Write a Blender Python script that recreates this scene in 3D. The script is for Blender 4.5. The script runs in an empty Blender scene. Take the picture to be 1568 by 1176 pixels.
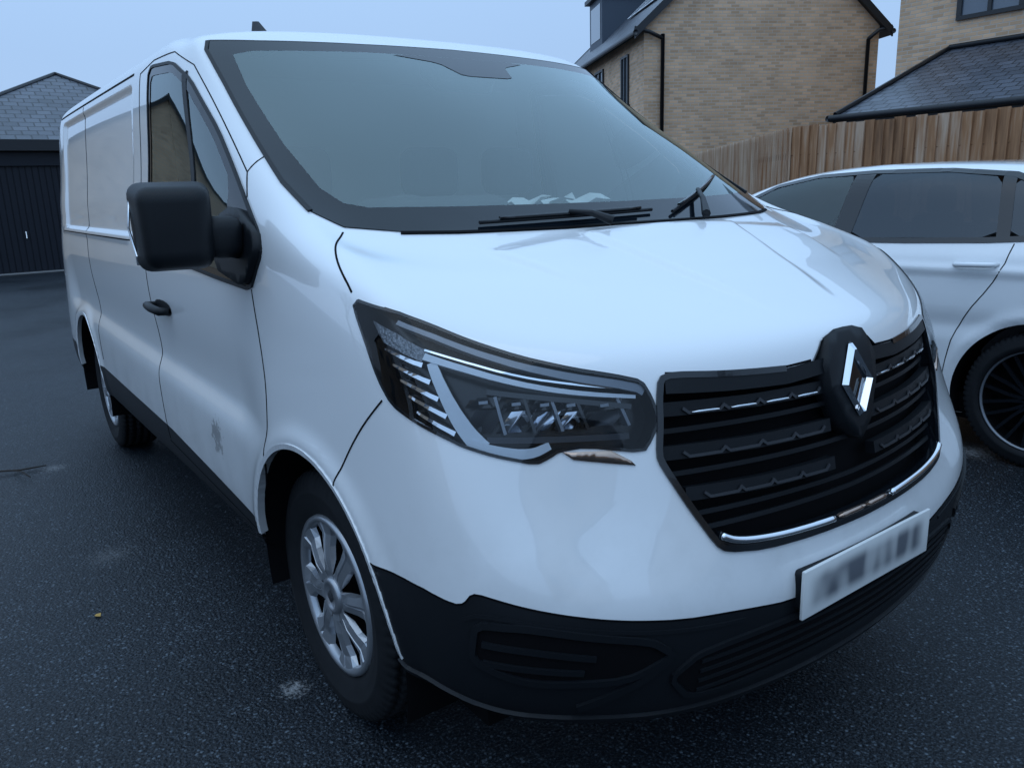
import bpy, bmesh, math, random
import numpy as np
from mathutils import Vector, Matrix
from mathutils.bvhtree import BVHTree
from mathutils.geometry import delaunay_2d_cdt
sc=bpy.context.scene
random.seed(4)
# ------------------------------------------------------------------ materials
def mat(name,col,rough=.5,metal=0,coat=0,noise=None,bump=None,spec=None):
    m=bpy.data.materials.new(name); m.use_nodes=True; nt=m.node_tree
    b=nt.nodes["Principled BSDF"]
    b.inputs["Base Color"].default_value=(*col,1); b.inputs["Roughness"].default_value=rough
    b.inputs["Metallic"].default_value=metal; b.inputs["Coat Weight"].default_value=coat
    b.inputs["Coat Roughness"].default_value=.03
    if spec is not None: b.inputs["Specular IOR Level"].default_value=spec
    if noise or bump:
        tc=nt.nodes.new("ShaderNodeTexCoord")
    if noise:
        sc_,amt=noise
        n=nt.nodes.new("ShaderNodeTexNoise"); n.inputs["Scale"].default_value=sc_; n.inputs["Detail"].default_value=4
        nt.links.new(tc.outputs["Object"],n.inputs["Vector"])
        mx=nt.nodes.new("ShaderNodeMixRGB"); mx.blend_type='MULTIPLY'; mx.inputs[0].default_value=1
        mx.inputs[1].default_value=(*col,1)
        mr=nt.nodes.new("ShaderNodeMapRange"); mr.inputs[3].default_value=1-amt; mr.inputs[4].default_value=1+amt
        nt.links.new(n.outputs["Fac"],mr.inputs[0]); nt.links.new(mr.outputs[0],mx.inputs[2]); nt.links.new(mx.outputs[0],b.inputs["Base Color"])
    if bump:
        sc_,st,di=bump
        n2=nt.nodes.new("ShaderNodeTexNoise"); n2.inputs["Scale"].default_value=sc_; n2.inputs["Detail"].default_value=3
        nt.links.new(tc.outputs["Object"],n2.inputs["Vector"])
        bp=nt.nodes.new("ShaderNodeBump"); bp.inputs["Strength"].default_value=st; bp.inputs["Distance"].default_value=di
        nt.links.new(n2.outputs["Fac"],bp.inputs["Height"]); nt.links.new(bp.outputs[0],b.inputs["Normal"])
    return m
def glassmat(name,tint,refl=(1,1,1),ior=1.5,gain=1.0,rough=.0,base=0.0):
    m=bpy.data.materials.new(name); m.use_nodes=True; nt=m.node_tree; nt.nodes.clear()
    o=nt.nodes.new("ShaderNodeOutputMaterial"); mx=nt.nodes.new("ShaderNodeMixShader")
    t=nt.nodes.new("ShaderNodeBsdfTransparent"); t.inputs[0].default_value=(*tint,1)
    g=nt.nodes.new("ShaderNodeBsdfGlossy"); g.inputs[0].default_value=(*refl,1); g.inputs["Roughness"].default_value=rough
    f=nt.nodes.new("ShaderNodeFresnel"); f.inputs[0].default_value=ior
    ma=nt.nodes.new("ShaderNodeMath"); ma.operation='MULTIPLY_ADD'; ma.inputs[1].default_value=gain; ma.inputs[2].default_value=base; ma.use_clamp=True
    nt.links.new(f.outputs[0],ma.inputs[0]); nt.links.new(ma.outputs[0],mx.inputs[0]); nt.links.new(t.outputs[0],mx.inputs[1]); nt.links.new(g.outputs[0],mx.inputs[2]); nt.links.new(mx.outputs[0],o.inputs[0])
    return m
M_paint=mat("white_paint",(.80,.815,.83),.3,0,1)
# road film on the lower panels, water marks on the bonnet, one scrape on the front door
nt=M_paint.node_tree; b=nt.nodes["Principled BSDF"]; tc=nt.nodes.new("ShaderNodeTexCoord"); b.inputs["Coat IOR"].default_value=1.65
def P_N(t,**k):
    n=nt.nodes.new(t)
    for a_,v in k.items(): n.inputs[a_].default_value=v
    return n
def P_mr(src,a_,b_,c_,d_,sm=True):
    q=P_N("ShaderNodeMapRange"); q.interpolation_type='SMOOTHSTEP' if sm else 'LINEAR'; q.inputs[1].default_value=a_;q.inputs[2].default_value=b_;q.inputs[3].default_value=c_;q.inputs[4].default_value=d_; nt.links.new(src,q.inputs[0]); return q.outputs[0]
def P_mul(a_,b_,op='MULTIPLY'):
    q=P_N("ShaderNodeMath"); q.operation=op; nt.links.new(a_,q.inputs[0]); nt.links.new(b_,q.inputs[1]); return q.outputs[0]
sx=P_N("ShaderNodeSeparateXYZ"); nt.links.new(tc.outputs["Object"],sx.inputs[0])
n1=P_N("ShaderNodeTexNoise",Scale=5,Detail=5,Roughness=.65); n2=P_N("ShaderNodeTexNoise",Scale=45,Detail=4,Roughness=.7)
for n_ in (n1,n2): nt.links.new(tc.outputs["Object"],n_.inputs["Vector"])
film=P_mul(P_mr(sx.outputs["Z"],.95,.45,0,1),P_mr(n1.outputs["Fac"],.38,.7,.03,.28))
vm=P_N("ShaderNodeVectorMath"); vm.operation='DISTANCE'; vm.inputs[1].default_value=(-.66,-.96,.65); nt.links.new(tc.outputs["Object"],vm.inputs[0])
scr=P_mr(P_mul(P_mr(vm.outputs["Value"],.0,.12,.40,0),n2.outputs["Fac"],'ADD'),.72,.80,0,.65)
m1=P_N("ShaderNodeMixRGB"); m1.inputs[1].default_value=(.80,.815,.83,1); m1.inputs[2].default_value=(.36,.36,.35,1); nt.links.new(film,m1.inputs[0])
m2=P_N("ShaderNodeMixRGB"); m2.inputs[2].default_value=(.14,.14,.14,1); nt.links.new(m1.outputs[0],m2.inputs[1]); nt.links.new(scr,m2.inputs[0]); nt.links.new(m2.outputs[0],b.inputs["Base Color"])
nt.links.new(P_mul(P_mr(n2.outputs["Fac"],.5,.75,.02,.10),P_mr(n1.outputs["Fac"],.45,.65,.2,1)),b.inputs["Coat Roughness"])
M_carp=mat("car_white_paint",(.80,.82,.84),.3,0,1)
M_plas=mat("black_plastic",(.006,.0078,.0105),.50,bump=(900,.25,.0006),noise=(6,.25),spec=.28)
M_gap=mat("gap_black",(.004,.004,.005),.8,spec=.1)
M_frit=mat("frit_black",(.004,.007,.011),.06,spec=.38)
M_seal=mat("rubber_seal",(.008,.010,.013),.5,spec=.3)
M_gloss=mat("gloss_black",(.006,.008,.011),.12,0,.3)
M_rub=mat("tyre_rubber",(.010,.0115,.014),.8,noise=(20,.4),spec=.25)
M_chr=mat("chrome",(.78,.80,.83),.07,1)
M_dash=mat("chrome_dash",(.65,.68,.72),.22,1)
M_bev=mat("satin_bevel",(.20,.22,.25),.35,.4)
M_refltint=mat("corner_reflection_tint",(.42,.31,.25),.16,.9)  # brown tint paints a brick reflection into the chrome colour
M_cover=mat("wheel_cover_silver",(.36,.38,.41),.30,.7,.3,noise=(9,.15))
M_steel=mat("dark_steel",(.045,.048,.055),.4,.3)
M_drl=mat("light_guide",(.66,.72,.78),.2,0,.6)
M_lens=mat("lamp_reflector",(.60,.63,.68),.10,1)
M_hous=mat("lamp_housing",(.006,.007,.009),.25)
M_int=mat("interior_trim",(.06,.063,.068),.7,noise=(8,.2))
M_bulk=mat("bulkhead_grey",(.42,.44,.44),.7)
M_seat=mat("seat_fabric",(.04,.043,.05),.9,noise=(60,.3))
M_paper=mat("paper_white",(.85,.85,.83),.7)
M_ws=glassmat("windscreen_glass",(.80,.88,.87),(.84,.96,.95),1.5,1.25,0,.07)
M_sg=glassmat("side_glass",(.78,.84,.84),(.9,1,1),1.5,1.15,0,.03)
M_hl=glassmat("lamp_cover",(.93,.95,.97),(1,1,1),1.42,.75)
M_tint=glassmat("tinted_glass",(.05,.05,.055),(.8,.9,1),1.5,1.1,0,.03)
# ------------------------------------------------------------------ helpers
def root(name,loc=(0,0,0)):
    o=bpy.data.objects.new(name,None); o.location=loc; sc.collection.objects.link(o); return o
def mkobj(name,V,F,m,parent=None,smooth=True,uv=None):
    me=bpy.data.meshes.new(name); me.from_pydata([tuple(map(float,v)) for v in V],[],[tuple(map(int,f)) for f in F])
    if uv is not None:
        l=me.uv_layers.new(name="UVMap"); k=0
        for p in me.polygons:
            for li in p.loop_indices: l.data[li].uv=uv[k]; k+=1
    me.update()
    if smooth: me.polygons.foreach_set("use_smooth",[True]*len(me.polygons))
    o=bpy.data.objects.new(name,me); sc.collection.objects.link(o)
    for mm in (m if isinstance(m,(list,tuple)) else [m]): me.materials.append(mm)
    if parent: o.parent=parent
    return o
def box(name,lo,hi,m,parent=None,bev=0,rot=None,seg=3):
    bm=bmesh.new(); bmesh.ops.create_cube(bm,size=1)
    lo=Vector(lo);hi=Vector(hi);d=hi-lo
    for v in bm.verts: v.co=Vector((v.co.x*d.x,v.co.y*d.y,v.co.z*d.z))
    if bev: bmesh.ops.bevel(bm,geom=bm.edges[:],offset=bev,segments=seg,affect='EDGES',profile=.5)
    if rot is not None:
        for v in bm.verts: v.co=rot@v.co
    for v in bm.verts: v.co+=(lo+hi)/2
    me=bpy.data.meshes.new(name); bm.to_mesh(me); bm.free()
    if bev: me.polygons.foreach_set("use_smooth",[True]*len(me.polygons))
    o=bpy.data.objects.new(name,me); sc.collection.objects.link(o); me.materials.append(m)
    if parent: o.parent=parent
    return o
def tube(name,pts,r,m,parent=None,n=10):
    P=[Vector(p) for p in pts]; VV=[];FF=[]
    for i,p in enumerate(P):
        t=(P[min(i+1,len(P)-1)]-P[max(i-1,0)]).normalized()
        a=t.cross(Vector((0,0,1)) if abs(t.z)<.9 else Vector((1,0,0))).normalized(); b=t.cross(a)
        for j in range(n):
            an=2*math.pi*j/n; rr=r[i] if isinstance(r,(list,tuple)) else r
            VV.append(p+a*math.cos(an)*rr+b*math.sin(an)*rr)
    for i in range(len(P)-1):
        for j in range(n): FF.append((i*n+j,i*n+(j+1)%n,(i+1)*n+(j+1)%n,(i+1)*n+j))
    FF.append(tuple(range(n))); FF.append(tuple(range(len(P)*n-n,len(P)*n)))
    return mkobj(name,VV,FF,m,parent)
def evalB(net,us,vs,mir=True):
    def padS(n):
        if mir:
            a=n[:,1:2].copy(); a[...,1]*=-1
            b=n[:,-2:-1].copy(); b[...,1]*=-1
        else:
            a=2*n[:,0:1]-n[:,1:2]; b=2*n[:,-1:]-n[:,-2:-1]
        return np.concatenate([a,n,b],1)
    def padL(n):
        a=2*n[0:1]-n[1:2]; b=n[-2:-1].copy(); b[...,1]*=-1
        return np.concatenate([a,n,b],0)
    P=padL(padS(net))
    def W(ts,n):
        Wm=np.zeros((len(ts),n+2))
        for i,t in enumerate(ts):
            k=min(int(t),n-2); f=t-k
            w=[(1-f)**3/6,(3*f**3-6*f*f+4)/6,(-3*f**3+3*f*f+3*f+1)/6,f**3/6]
            Wm[i,k:k+4]+=w
        return Wm
    Wu=W(us,net.shape[1]); Wv=W(vs,net.shape[0])
    return np.einsum('al,lsc,bs->abc',Wv,P,Wu)
def fit(net,k=.85,it=2,mir=True):
    c=net.copy(); S=net.shape[1]; L=net.shape[0]
    for _ in range(it):
        e=evalB(c,np.arange(S,dtype=float),np.arange(L,dtype=float),mir); c=c+k*(net-e)
    return c
def samples(n,per):
    out=[]
    for i in range(n-1):
        k=per[i] if hasattr(per,'__len__') else per
        out+=list(i+np.arange(k)/k)
    out.append(n-1.0); return np.array(out)
def sstep(a,b,x):
    t=np.clip((x-a)/(b-a),0,1); return t*t*(3-2*t)
# ------------------------------------------------------------------ van surface
B=[
([(.90,0,.29),(.89,.3,.30),(.85,.55,.315),(.75,.74,.35),(.62,.86,.385),(.42,.92,.40),(0,.925,.39)],-.5,.925,.38,.03),
([(.965,0,.305),(.955,.3,.31),(.91,.57,.33),(.80,.79,.365),(.67,.90,.40),(.45,.95,.42),(0,.955,.41)],-.5,.95,.40,0),
([(.985,0,.40),(.975,.3,.41),(.935,.57,.425),(.84,.78,.45),(.70,.91,.475),(.46,.965,.49),(0,.975,.48)],-.5,.965,.48,-.02),
([(1.0,0,.52),(.99,.3,.525),(.945,.58,.54),(.85,.79,.56),(.70,.915,.57),(.46,.97,.58),(0,.982,.58)],-.5,.968,.58,-.02),
([(.985,0,.61),(.975,.3,.615),(.93,.58,.63),(.835,.79,.66),(.69,.91,.68),(.46,.965,.69),(0,.982,.70)],-.5,.968,.70,0),
([(.95,0,.74),(.935,.3,.745),(.885,.58,.76),(.79,.79,.79),(.66,.905,.82),(.45,.955,.84),(0,.972,.85)],-.5,.963,.85,.02),
([(.92,0,.88),(.905,.3,.885),(.85,.57,.90),(.75,.78,.93),(.61,.90,.96),(.43,.948,.985),(0,.958,1.0)],-.5,.956,1.0,.02),
([(.895,0,1.0),(.88,.3,1.0),(.82,.56,1.01),(.71,.76,1.04),(.57,.88,1.075),(.41,.937,1.10),(0,.95,1.12)],-.5,.95,1.12,.03),
([(.865,0,1.06),(.845,.3,1.06),(.78,.55,1.07),(.66,.74,1.10),(.51,.86,1.145),(.36,.915,1.18),(0,.94,1.22)],-.5,.94,1.22,.04),
([(.78,0,1.105),(.76,.3,1.11),(.69,.54,1.12),(.58,.72,1.145),(.45,.83,1.18),(.31,.89,1.215),(-.03,.93,1.27)],-.5,.93,1.30,.05),
([(.56,0,1.19),(.54,.3,1.19),(.48,.53,1.20),(.38,.70,1.215),(.27,.81,1.24),(.17,.87,1.265),(-.08,.915,1.31)],-.52,.925,1.37,.05),
([(.33,0,1.27),(.31,.28,1.27),(.25,.52,1.275),(.16,.70,1.28),(.05,.81,1.30),(-.01,.855,1.325),(-.19,.895,1.38)],-.58,.915,1.44,.06),
([(0,0,1.475),(-.015,.28,1.475),(-.07,.51,1.475),(-.15,.68,1.48),(-.26,.80,1.485),(-.32,.845,1.495),(-.44,.88,1.52)],-.72,.898,1.56,.07),
([(-.35,0,1.685),(-.36,.28,1.685),(-.41,.50,1.68),(-.48,.67,1.675),(-.57,.795,1.67),(-.62,.84,1.675),(-.71,.865,1.685)],-.88,.882,1.71,.08),
([(-.70,0,1.875),(-.71,.28,1.875),(-.74,.5,1.87),(-.78,.67,1.86),(-.83,.80,1.845),(-.87,.835,1.835),(-.94,.85,1.83)],-1.08,.86,1.84,.10),
([(-.80,0,1.915),(-.81,.28,1.915),(-.83,.49,1.91),(-.87,.66,1.905),(-.92,.76,1.895),(-.96,.79,1.893),(-1.03,.805,1.89)],-1.16,.82,1.905,.17),
([(-1.05,0,1.945),(-1.05,.24,1.945),(-1.06,.42,1.945),(-1.08,.54,1.94),(-1.11,.62,1.935),(-1.14,.65,1.935),(-1.2,.67,1.935)],-1.3,.68,1.95,.28),
([(-1.35,0,1.96),(-1.35,.1,1.96),(-1.36,.17,1.96),(-1.37,.24,1.96),(-1.38,.28,1.96),(-1.4,.3,1.96),(-1.43,.31,1.96)],-1.5,.32,1.965,.45),
([(-1.6,0,1.97),(-1.61,0,1.97),(-1.62,0,1.97),(-1.63,0,1.97),(-1.64,0,1.97),(-1.65,0,1.97),(-1.66,0,1.97)],-1.7,0,1.97,.6),
]
rows=[]
for li,(fr,x7,W,z,ri) in enumerate(B):
    x8=min(-1.4,x7-.28)
    r=[np.array(p,float) for p in fr]
    if 1<=li<=9:
        k=.7 if li<=4 else 1
        r[1][0]-=.012*k; r[2][0]-=.038*k; r[3][0]-=.045*k; r[4][0]-=.02*k
    if 1<=li<=4: r[0][0]-=.022; r[1][0]-=.022; r[2][0]-=.008
    r.append(np.array((x7,W,z)))
    r+= [np.array(p) for p in [(x8,W,z),(-2.5+ri*.2,W,z),(-3.35+ri*.6,W*.995,z),(-3.82+ri,W*.975,z),(-4.03+ri,W*.86,z),(-4.09+ri,W*.45,z),(-4.09+ri,0,z)]]
    rows.append(r)
NET=fit(np.array(rows))
perS=[34,34,24,18,18,26,34,40,44,34,18,12,8,6]
us=samples(15,perS); vs=samples(19,14)
G=evalB(NET,us,vs)
X,Y,Z=G[...,0].copy(),G[...,1].copy(),G[...,2].copy()
side=sstep(.80,.86,Y)
rec=sstep(-3.45,-3.42,X)*(1-sstep(-1.66,-1.63,X))*sstep(1.245,1.27,Z)*(1-sstep(1.80,1.825,Z))*side
rail=np.exp(-((Z-1.235)/.018)**2)*(1-sstep(-1.75,-1.68,X))*sstep(-3.6,-3.5,X)*side
zc=.70+.02*np.clip(-X,0,4)
scal=np.exp(-((Z-(zc+.09))/.055)**2)*sstep(-3.6,-3.3,X)*(1-sstep(-.45,-.1,X))*side*(Z<zc+.09)+np.exp(-((Z-(zc+.09))/.16)**2)*sstep(-3.6,-3.3,X)*(1-sstep(-.45,-.1,X))*side*(Z>=zc+.09)
flare=np.exp(-((np.hypot(X-.1,Z-.38)-.43)/.03)**2)*side*(Z>.4)
flare2=np.exp(-((np.hypot(X+3.098,Z-.38)-.43)/.03)**2)*side*(Z>.4)
G[...,1]+= -.012*rec+.006*rail-.026*scal+.010*flare+.010*flare2
hood=(X<.84)&(X>.2)&(Z>1.05)
yl=.60-(X-.22)*.38; yi=.279-(X-.33)*.35
G[...,2]+= hood*( .011*(1-sstep(yl-.002,yl+.020,Y))*(1-sstep(.42,.60,X)) + .011*(1-sstep(yi-.002,yi+.018,Y))*(1-sstep(.60,.80,X)) )*sstep(.30,.36,X)
nv,nu=G.shape[:2]
Vh=G.reshape(-1,3)
idx=np.arange(nv*nu).reshape(nv,nu)
a=idx[:-1,:-1].ravel();b=idx[:-1,1:].ravel();c=idx[1:,1:].ravel();d=idx[1:,:-1].ravel()
Fh=np.stack([a,b,c,d],1)
Vm=Vh*np.array([1,-1,1]); N0=len(Vh)
VB=BVHTree.FromPolygons(np.concatenate([Vh,Vm]).tolist(),np.concatenate([Fh,Fh[:,::-1]+N0]).tolist())
van=root("panel_van")
class Mode:
    def __init__(s,k,bvh,flip=1): s.k=k; s.b=bvh; s.f=flip
    def to2(s,P):
        P=np.asarray(P,float); x,y,z=P[...,0],P[...,1],P[...,2]
        if s.k=='side': return np.stack([x,z],-1)
        if s.k=='front': return np.stack([y,z],-1)
        if s.k=='top': return np.stack([x,y],-1)
        return np.stack([np.arctan2(y-.35,x-.1),z],-1)
    def cast(s,p,q):
        if s.k=='side': o,d=(p,s.f*6,q),(0,-s.f,0)
        elif s.k=='front': o,d=(4,p,q),(-1,0,0)
        elif s.k=='top': o,d=(p,q,5),(0,0,-1)
        else: ca,sa=math.cos(p),math.sin(p); o,d=(.1+3*ca,.35+3*sa,q),(-ca,-sa,0)
        if s.k=='side' and s.f<0: o,d=(p,-1,q),(0,1,0)
        h=s.b.ray_cast(Vector(o),Vector(d))
        if h[0] is None: return None
        n=h[1]
        if n.dot(Vector(d))>0: n=-n
        return h[0],n
SIDE,FRONT,TOP,COR=[Mode(k,VB) for k in ('side','front','top','cor')]
def inpoly(P,poly):
    x,y=P[:,0],P[:,1]; r=np.zeros(len(P),bool); n=len(poly)
    for i in range(n):
        x1,y1=poly[i];x2,y2=poly[(i+1)%n]
        if y1==y2: continue
        r^=((y1>y)!=(y2>y))&(x<(x2-x1)*(y-y1)/(y2-y1)+x1)
    return r
def rnd(pts,it=2,k=.2,closed=True):
    p=[np.array(q,float) for q in pts]
    for _ in range(it):
        o=[] if closed else [p[0]]
        for i in range(len(p) if closed else len(p)-1):
            A,Bq=p[i],p[(i+1)%len(p)]; o+= [A*(1-k)+Bq*k, A*k+Bq*(1-k)]
        if not closed: o.append(p[-1])
        p=o
    return np.array(p)
def resample(poly,step,closed=True):
    out=[];n=len(poly)
    for i in range(n if closed else n-1):
        A=np.array(poly[i],float);Bq=np.array(poly[(i+1)%n],float); L=np.linalg.norm(Bq-A); k=max(1,int(math.ceil(L/step)))
        for j in range(k): out.append(A+(Bq-A)*j/k)
    if not closed: out.append(np.array(poly[-1],float))
    return np.array(out)
def mirrorVF(V0,FF):
    k=len(V0); return V0+[(x,-y,z) for x,y,z in V0], FF+[tuple(i+k for i in t[::-1]) for t in FF]
def decal(name,poly,mode,m,off=.004,step=.03,mirror=True,parent=van,hole=None,thick=0):
    bp=resample(poly,step); n=len(bp)
    lo=bp.min(0);hi=bp.max(0)
    gx,gy=np.meshgrid(np.arange(lo[0]+step/2,hi[0],step),np.arange(lo[1]+step/2,hi[1],step))
    g=np.stack([gx.ravel(),gy.ravel()],1)
    allb=bp; edges=[(i,(i+1)%n) for i in range(n)]
    if hole is not None:
        hb=resample(hole,step); m0=len(bp); edges+=[(m0+i,m0+(i+1)%len(hb)) for i in range(len(hb))]; allb=np.concatenate([bp,hb])
    if len(g): g=g[inpoly(g,bp)]
    if hole is not None and len(g): g=g[~inpoly(g,hb)]
    if len(g):
        dd=np.min(np.linalg.norm(g[:,None]-allb[None],axis=2),1); g=g[dd>step*.45]
    pts=[Vector(q) for q in allb]+[Vector(q) for q in g]
    r=delaunay_2d_cdt(pts,edges,[],1,1e-6)
    vs2,_,fs=r[0],r[1],r[2]; VV=[];ok=[]
    for v in vs2:
        h=mode.cast(v.x,v.y)
        if h is None: ok.append(False); VV.append(Vector((0,0,0))); continue
        ok.append(True); VV.append(h[0]+h[1]*off)
    FF=[tuple(f) for f in fs if all(ok[i] for i in f)]
    if hole is not None:
        c=np.array([[sum(vs2[i].x for i in f)/3,sum(vs2[i].y for i in f)/3] for f in FF]); ih=inpoly(c,hb); FF=[f for f,q in zip(FF,ih) if not q]
    f=FF[len(FF)//2]; nn=(VV[f[1]]-VV[f[0]]).cross(VV[f[2]]-VV[f[0]])
    h=mode.cast(*vs2[f[0]])
    if nn.dot(h[1])<0: FF=[t[::-1] for t in FF]
    V0=[tuple(v) for v in VV]
    if thick:
        cnt={}
        for t in FF:
            for i in range(3):
                e=(t[i],t[(i+1)%3]); cnt[e]=cnt.get(e,0)+1
        bd=[e for e in cnt if (e[1],e[0]) not in cnt]; mp={}
        for e in bd:
            for i in e:
                if i not in mp:
                    hh=mode.cast(*vs2[i]); mp[i]=len(V0); V0.append(tuple(VV[i]-hh[1]*thick))
        for e in bd: FF.append((e[1],e[0],mp[e[0]],mp[e[1]]))
    if mirror: V0,FF=mirrorVF(V0,FF)
    return mkobj(name,V0,FF,m,parent)
def strip(name,pts,mode,m,w=.005,off=.0012,mirror=True,step=.02,parent=van,depth=.003,base=0):
    p=resample(pts,step,False); L=[];N=[]
    for q in p:
        h=mode.cast(*q)
        if h: L.append(h[0]+h[1]*base);N.append(h[1])
    VV=[];FF=[]
    for i in range(len(L)):
        t=(L[min(i+1,len(L)-1)]-L[max(i-1,0)]).normalized(); s=N[i].cross(t).normalized()
        ww=w[0]+(w[1]-w[0])*i/(len(L)-1) if isinstance(w,tuple) else w
        VV+= [L[i]-s*ww/2-N[i]*depth,L[i]-s*ww/2+N[i]*off,L[i]+s*ww/2+N[i]*off,L[i]+s*ww/2-N[i]*depth]
    for i in range(len(L)-1):
        for j in range(3): FF.append((4*i+j,4*i+4+j,4*i+5+j,4*i+1+j))
    e=4*(len(L)-1)
    FF+= [(0,1,2,3),(e+3,e+2,e+1,e)]
    V0=[tuple(v) for v in VV]
    if mirror: V0,FF=mirrorVF(V0,FF)
    return mkobj(name,V0,FF,m,parent,smooth=False)
def wall(name,poly,mode,o0,o1,m,mirror=True,step=.02,parent=van):
    bp=resample(poly,step); VV=[];FF=[]
    for q in bp:
        h=mode.cast(*q)
        VV+= [tuple(h[0]+h[1]*o0),tuple(h[0]+h[1]*o1)]
    n=len(bp)
    for i in range(n): j=(i+1)%n; FF.append((2*i,2*j,2*j+1,2*i+1))
    if mirror: VV,FF=mirrorVF(VV,FF)
    return mkobj(name,VV,FF,m,parent)
def A(pts):
    out=[]
    for x,y,z in pts:
        x,y,z=x/1000,abs(y)/1000,z/1000; w=min(1,max(0,(x-.55)/.2))
        out.append((x-.04*w,y-.024*w,z-.013*w))
    return out
# outlines
HL=rnd(COR.to2(A([(335,923,1174),(456,898,1155),(528,867,1131),(609,816,1102),(685,750,1076),(746,673,1055),(789,604,1038),(813,559,1024),(829,549,993),(844,543,950),(847,566,914),(847,584,894),(801,691,916),(780,737,912),(774,755,902),(763,778,892),(712,837,908),(664,876,924),(641,890,934),(575,921,957),(505,937,984),(461,939,1027),(407,935,1098)])),1,.18)
half=[(.04,1.052),(.082,1.04),(.125,1.003),(.21,1.0),(.36,1.008),(.48,1.018),(.503,1.012),(.515,.975),(.522,.93),(.535,.87),(.53,.85),(.49,.765),(.445,.684),(.425,.668),(.33,.652),(.18,.645),(0,.643)]
GR=np.array([(-y,z) for y,z in half[:-1]][::-1]+[(0,1.056)]+half)
wh=[(.338,1.857),(.66,1.858),(.795,1.862),(.812,1.83),(.82,1.711),(.838,1.54),(.85,1.42),(.842,1.345),(.80,1.306),(.70,1.292),(.579,1.288),(.333,1.286)]
WS=np.array([(0,1.864)]+wh+[(0,1.287)]+[(-y,z) for y,z in wh[::-1]])
fh=[(.35,1.824),(.70,1.822),(.755,1.81),(.775,1.70),(.79,1.52),(.785,1.40),(.762,1.36),(.72,1.348),(.526,1.343),(.25,1.340)]
FR=np.array([(0,1.824)]+fh+[(0,1.339)]+[(-y,z) for y,z in fh[::-1]])
SW=rnd([(-1.35,1.82),(-1.31,1.845),(-1.02,1.82),(-.84,1.75),(-.56,1.575),(-.31,1.39),(-.17,1.295),(-.145,1.245),(-.224,1.15),(-.5,1.16),(-.9,1.18),(-1.33,1.20)],1,.12)
def circ(cx,cz,r,n=64): return np.array([(cx+r*math.cos(2*math.pi*i/n),cz+r*math.sin(2*math.pi*i/n)) for i in range(n)])
AR1=circ(.10,.38,.415); AR2=circ(-3.098,.38,.405)
BL=A([(404,972,632),(587,949,634),(680,917,625),(700,908,632),(716,900,655),(737,888,656),(833,803,625),(898,700,596),(944,574,570),(971,451,554),(990,285,528)])+[(.98,0,.515)]
BLc=[tuple(q) for q in rnd(COR.to2(BL),1,.2,False)]
BLK=np.array([(1.40,.628)]+BLc+[(BLc[-1][0]-.05,.515),(BLc[-1][0]-.05,0.0),(1.40,0.0)])
SIL=np.array([(-4.2,.565),(-2.6,.556),(-1.3,.532),(-.25,.466),(-.1,.46),(-.1,0),(-4.2,0)])
def nearest(P,poly):
    best=None;bd=1e9
    for i in range(len(poly)):
        a_=poly[i];b_=poly[(i+1)%len(poly)];ab=b_-a_; t=max(0,min(1,np.dot(P-a_,ab)/max(1e-12,np.dot(ab,ab)))); q=a_+ab*t; d_=np.linalg.norm(P-q)
        if d_<bd: bd=d_;best=q
    return best,bd
def snap(Vsrc,Vdst,FA,ins,mode,poly,lim=.035):
    vi=set(FA[ins].ravel().tolist()); vo=set(FA[~ins].ravel().tolist())
    P2=mode.to2(Vsrc)
    for i in vi&vo:
        q,dd=nearest(P2[i],poly)
        if dd<lim:
            if Vsrc[i,1]<1e-4 and mode.k=='front': q=np.array([0,q[1]])
            if Vsrc[i,1]<1e-4 and mode.k=='cor': continue
            h=mode.cast(*q)
            if h and (h[0]-Vector(Vsrc[i])).length<.08: Vdst[i]=h[0]
alive=np.ones(len(Fh),bool); matid=np.zeros(len(Fh),int)
Cn=Vh[Fh].mean(1); Vc=Vh.copy(); fx=Cn[:,0]
for mode,poly,g in [(COR,HL,(fx>.2)&(Cn[:,2]<1.2)&(Cn[:,1]>.4)),(FRONT,GR,(fx>.6)),(FRONT,WS,(fx>-1)&(fx<.5)),(SIDE,SW,Cn[:,1]>.7),(SIDE,AR1,Cn[:,1]>.6),(SIDE,AR2,Cn[:,1]>.6)]:
    ins=inpoly(mode.to2(Cn),poly)&g; snap(Vh,Vc,Fh,ins,mode,poly); alive&=~ins
insb=inpoly(COR.to2(Cn),BLK)&(fx>.22); snap(Vh,Vc,Fh,insb&alive,COR,BLK); matid[insb]=1
inss=inpoly(SIDE.to2(Cn),SIL)&(Cn[:,1]>.5)&(fx<-.1); snap(Vh,Vc,Fh,inss,SIDE,SIL,.03); matid[inss]=1
matid[(Cn[:,2]<.5)&(fx<-3.6)]=1
Fk=Fh[alive]; mk=matid[alive]
Vall=np.concatenate([Vc,Vc*np.array([1,-1,1])]); Fall=np.concatenate([Fk,Fk[:,::-1]+N0])
body=mkobj("body",Vall,Fall,[M_paint,M_plas],van)
body.data.polygons.foreach_set("material_index",np.concatenate([mk,mk]).astype(np.int32)); body.data.update()
bm=bmesh.new(); bm.from_mesh(body.data); bmesh.ops.remove_doubles(bm,verts=[v for v in bm.verts if abs(v.co.y)<1e-4],dist=1e-4); bmesh.ops.delete(bm,geom=[v for v in bm.verts if not v.link_faces],context='VERTS')
bmesh.ops.recalc_face_normals(bm,faces=bm.faces)
for e in bm.edges:
    if len(e.link_faces)==2 and e.link_faces[0].material_index!=e.link_faces[1].material_index: e.smooth=False
bm.to_mesh(body.data); bm.free()
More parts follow.
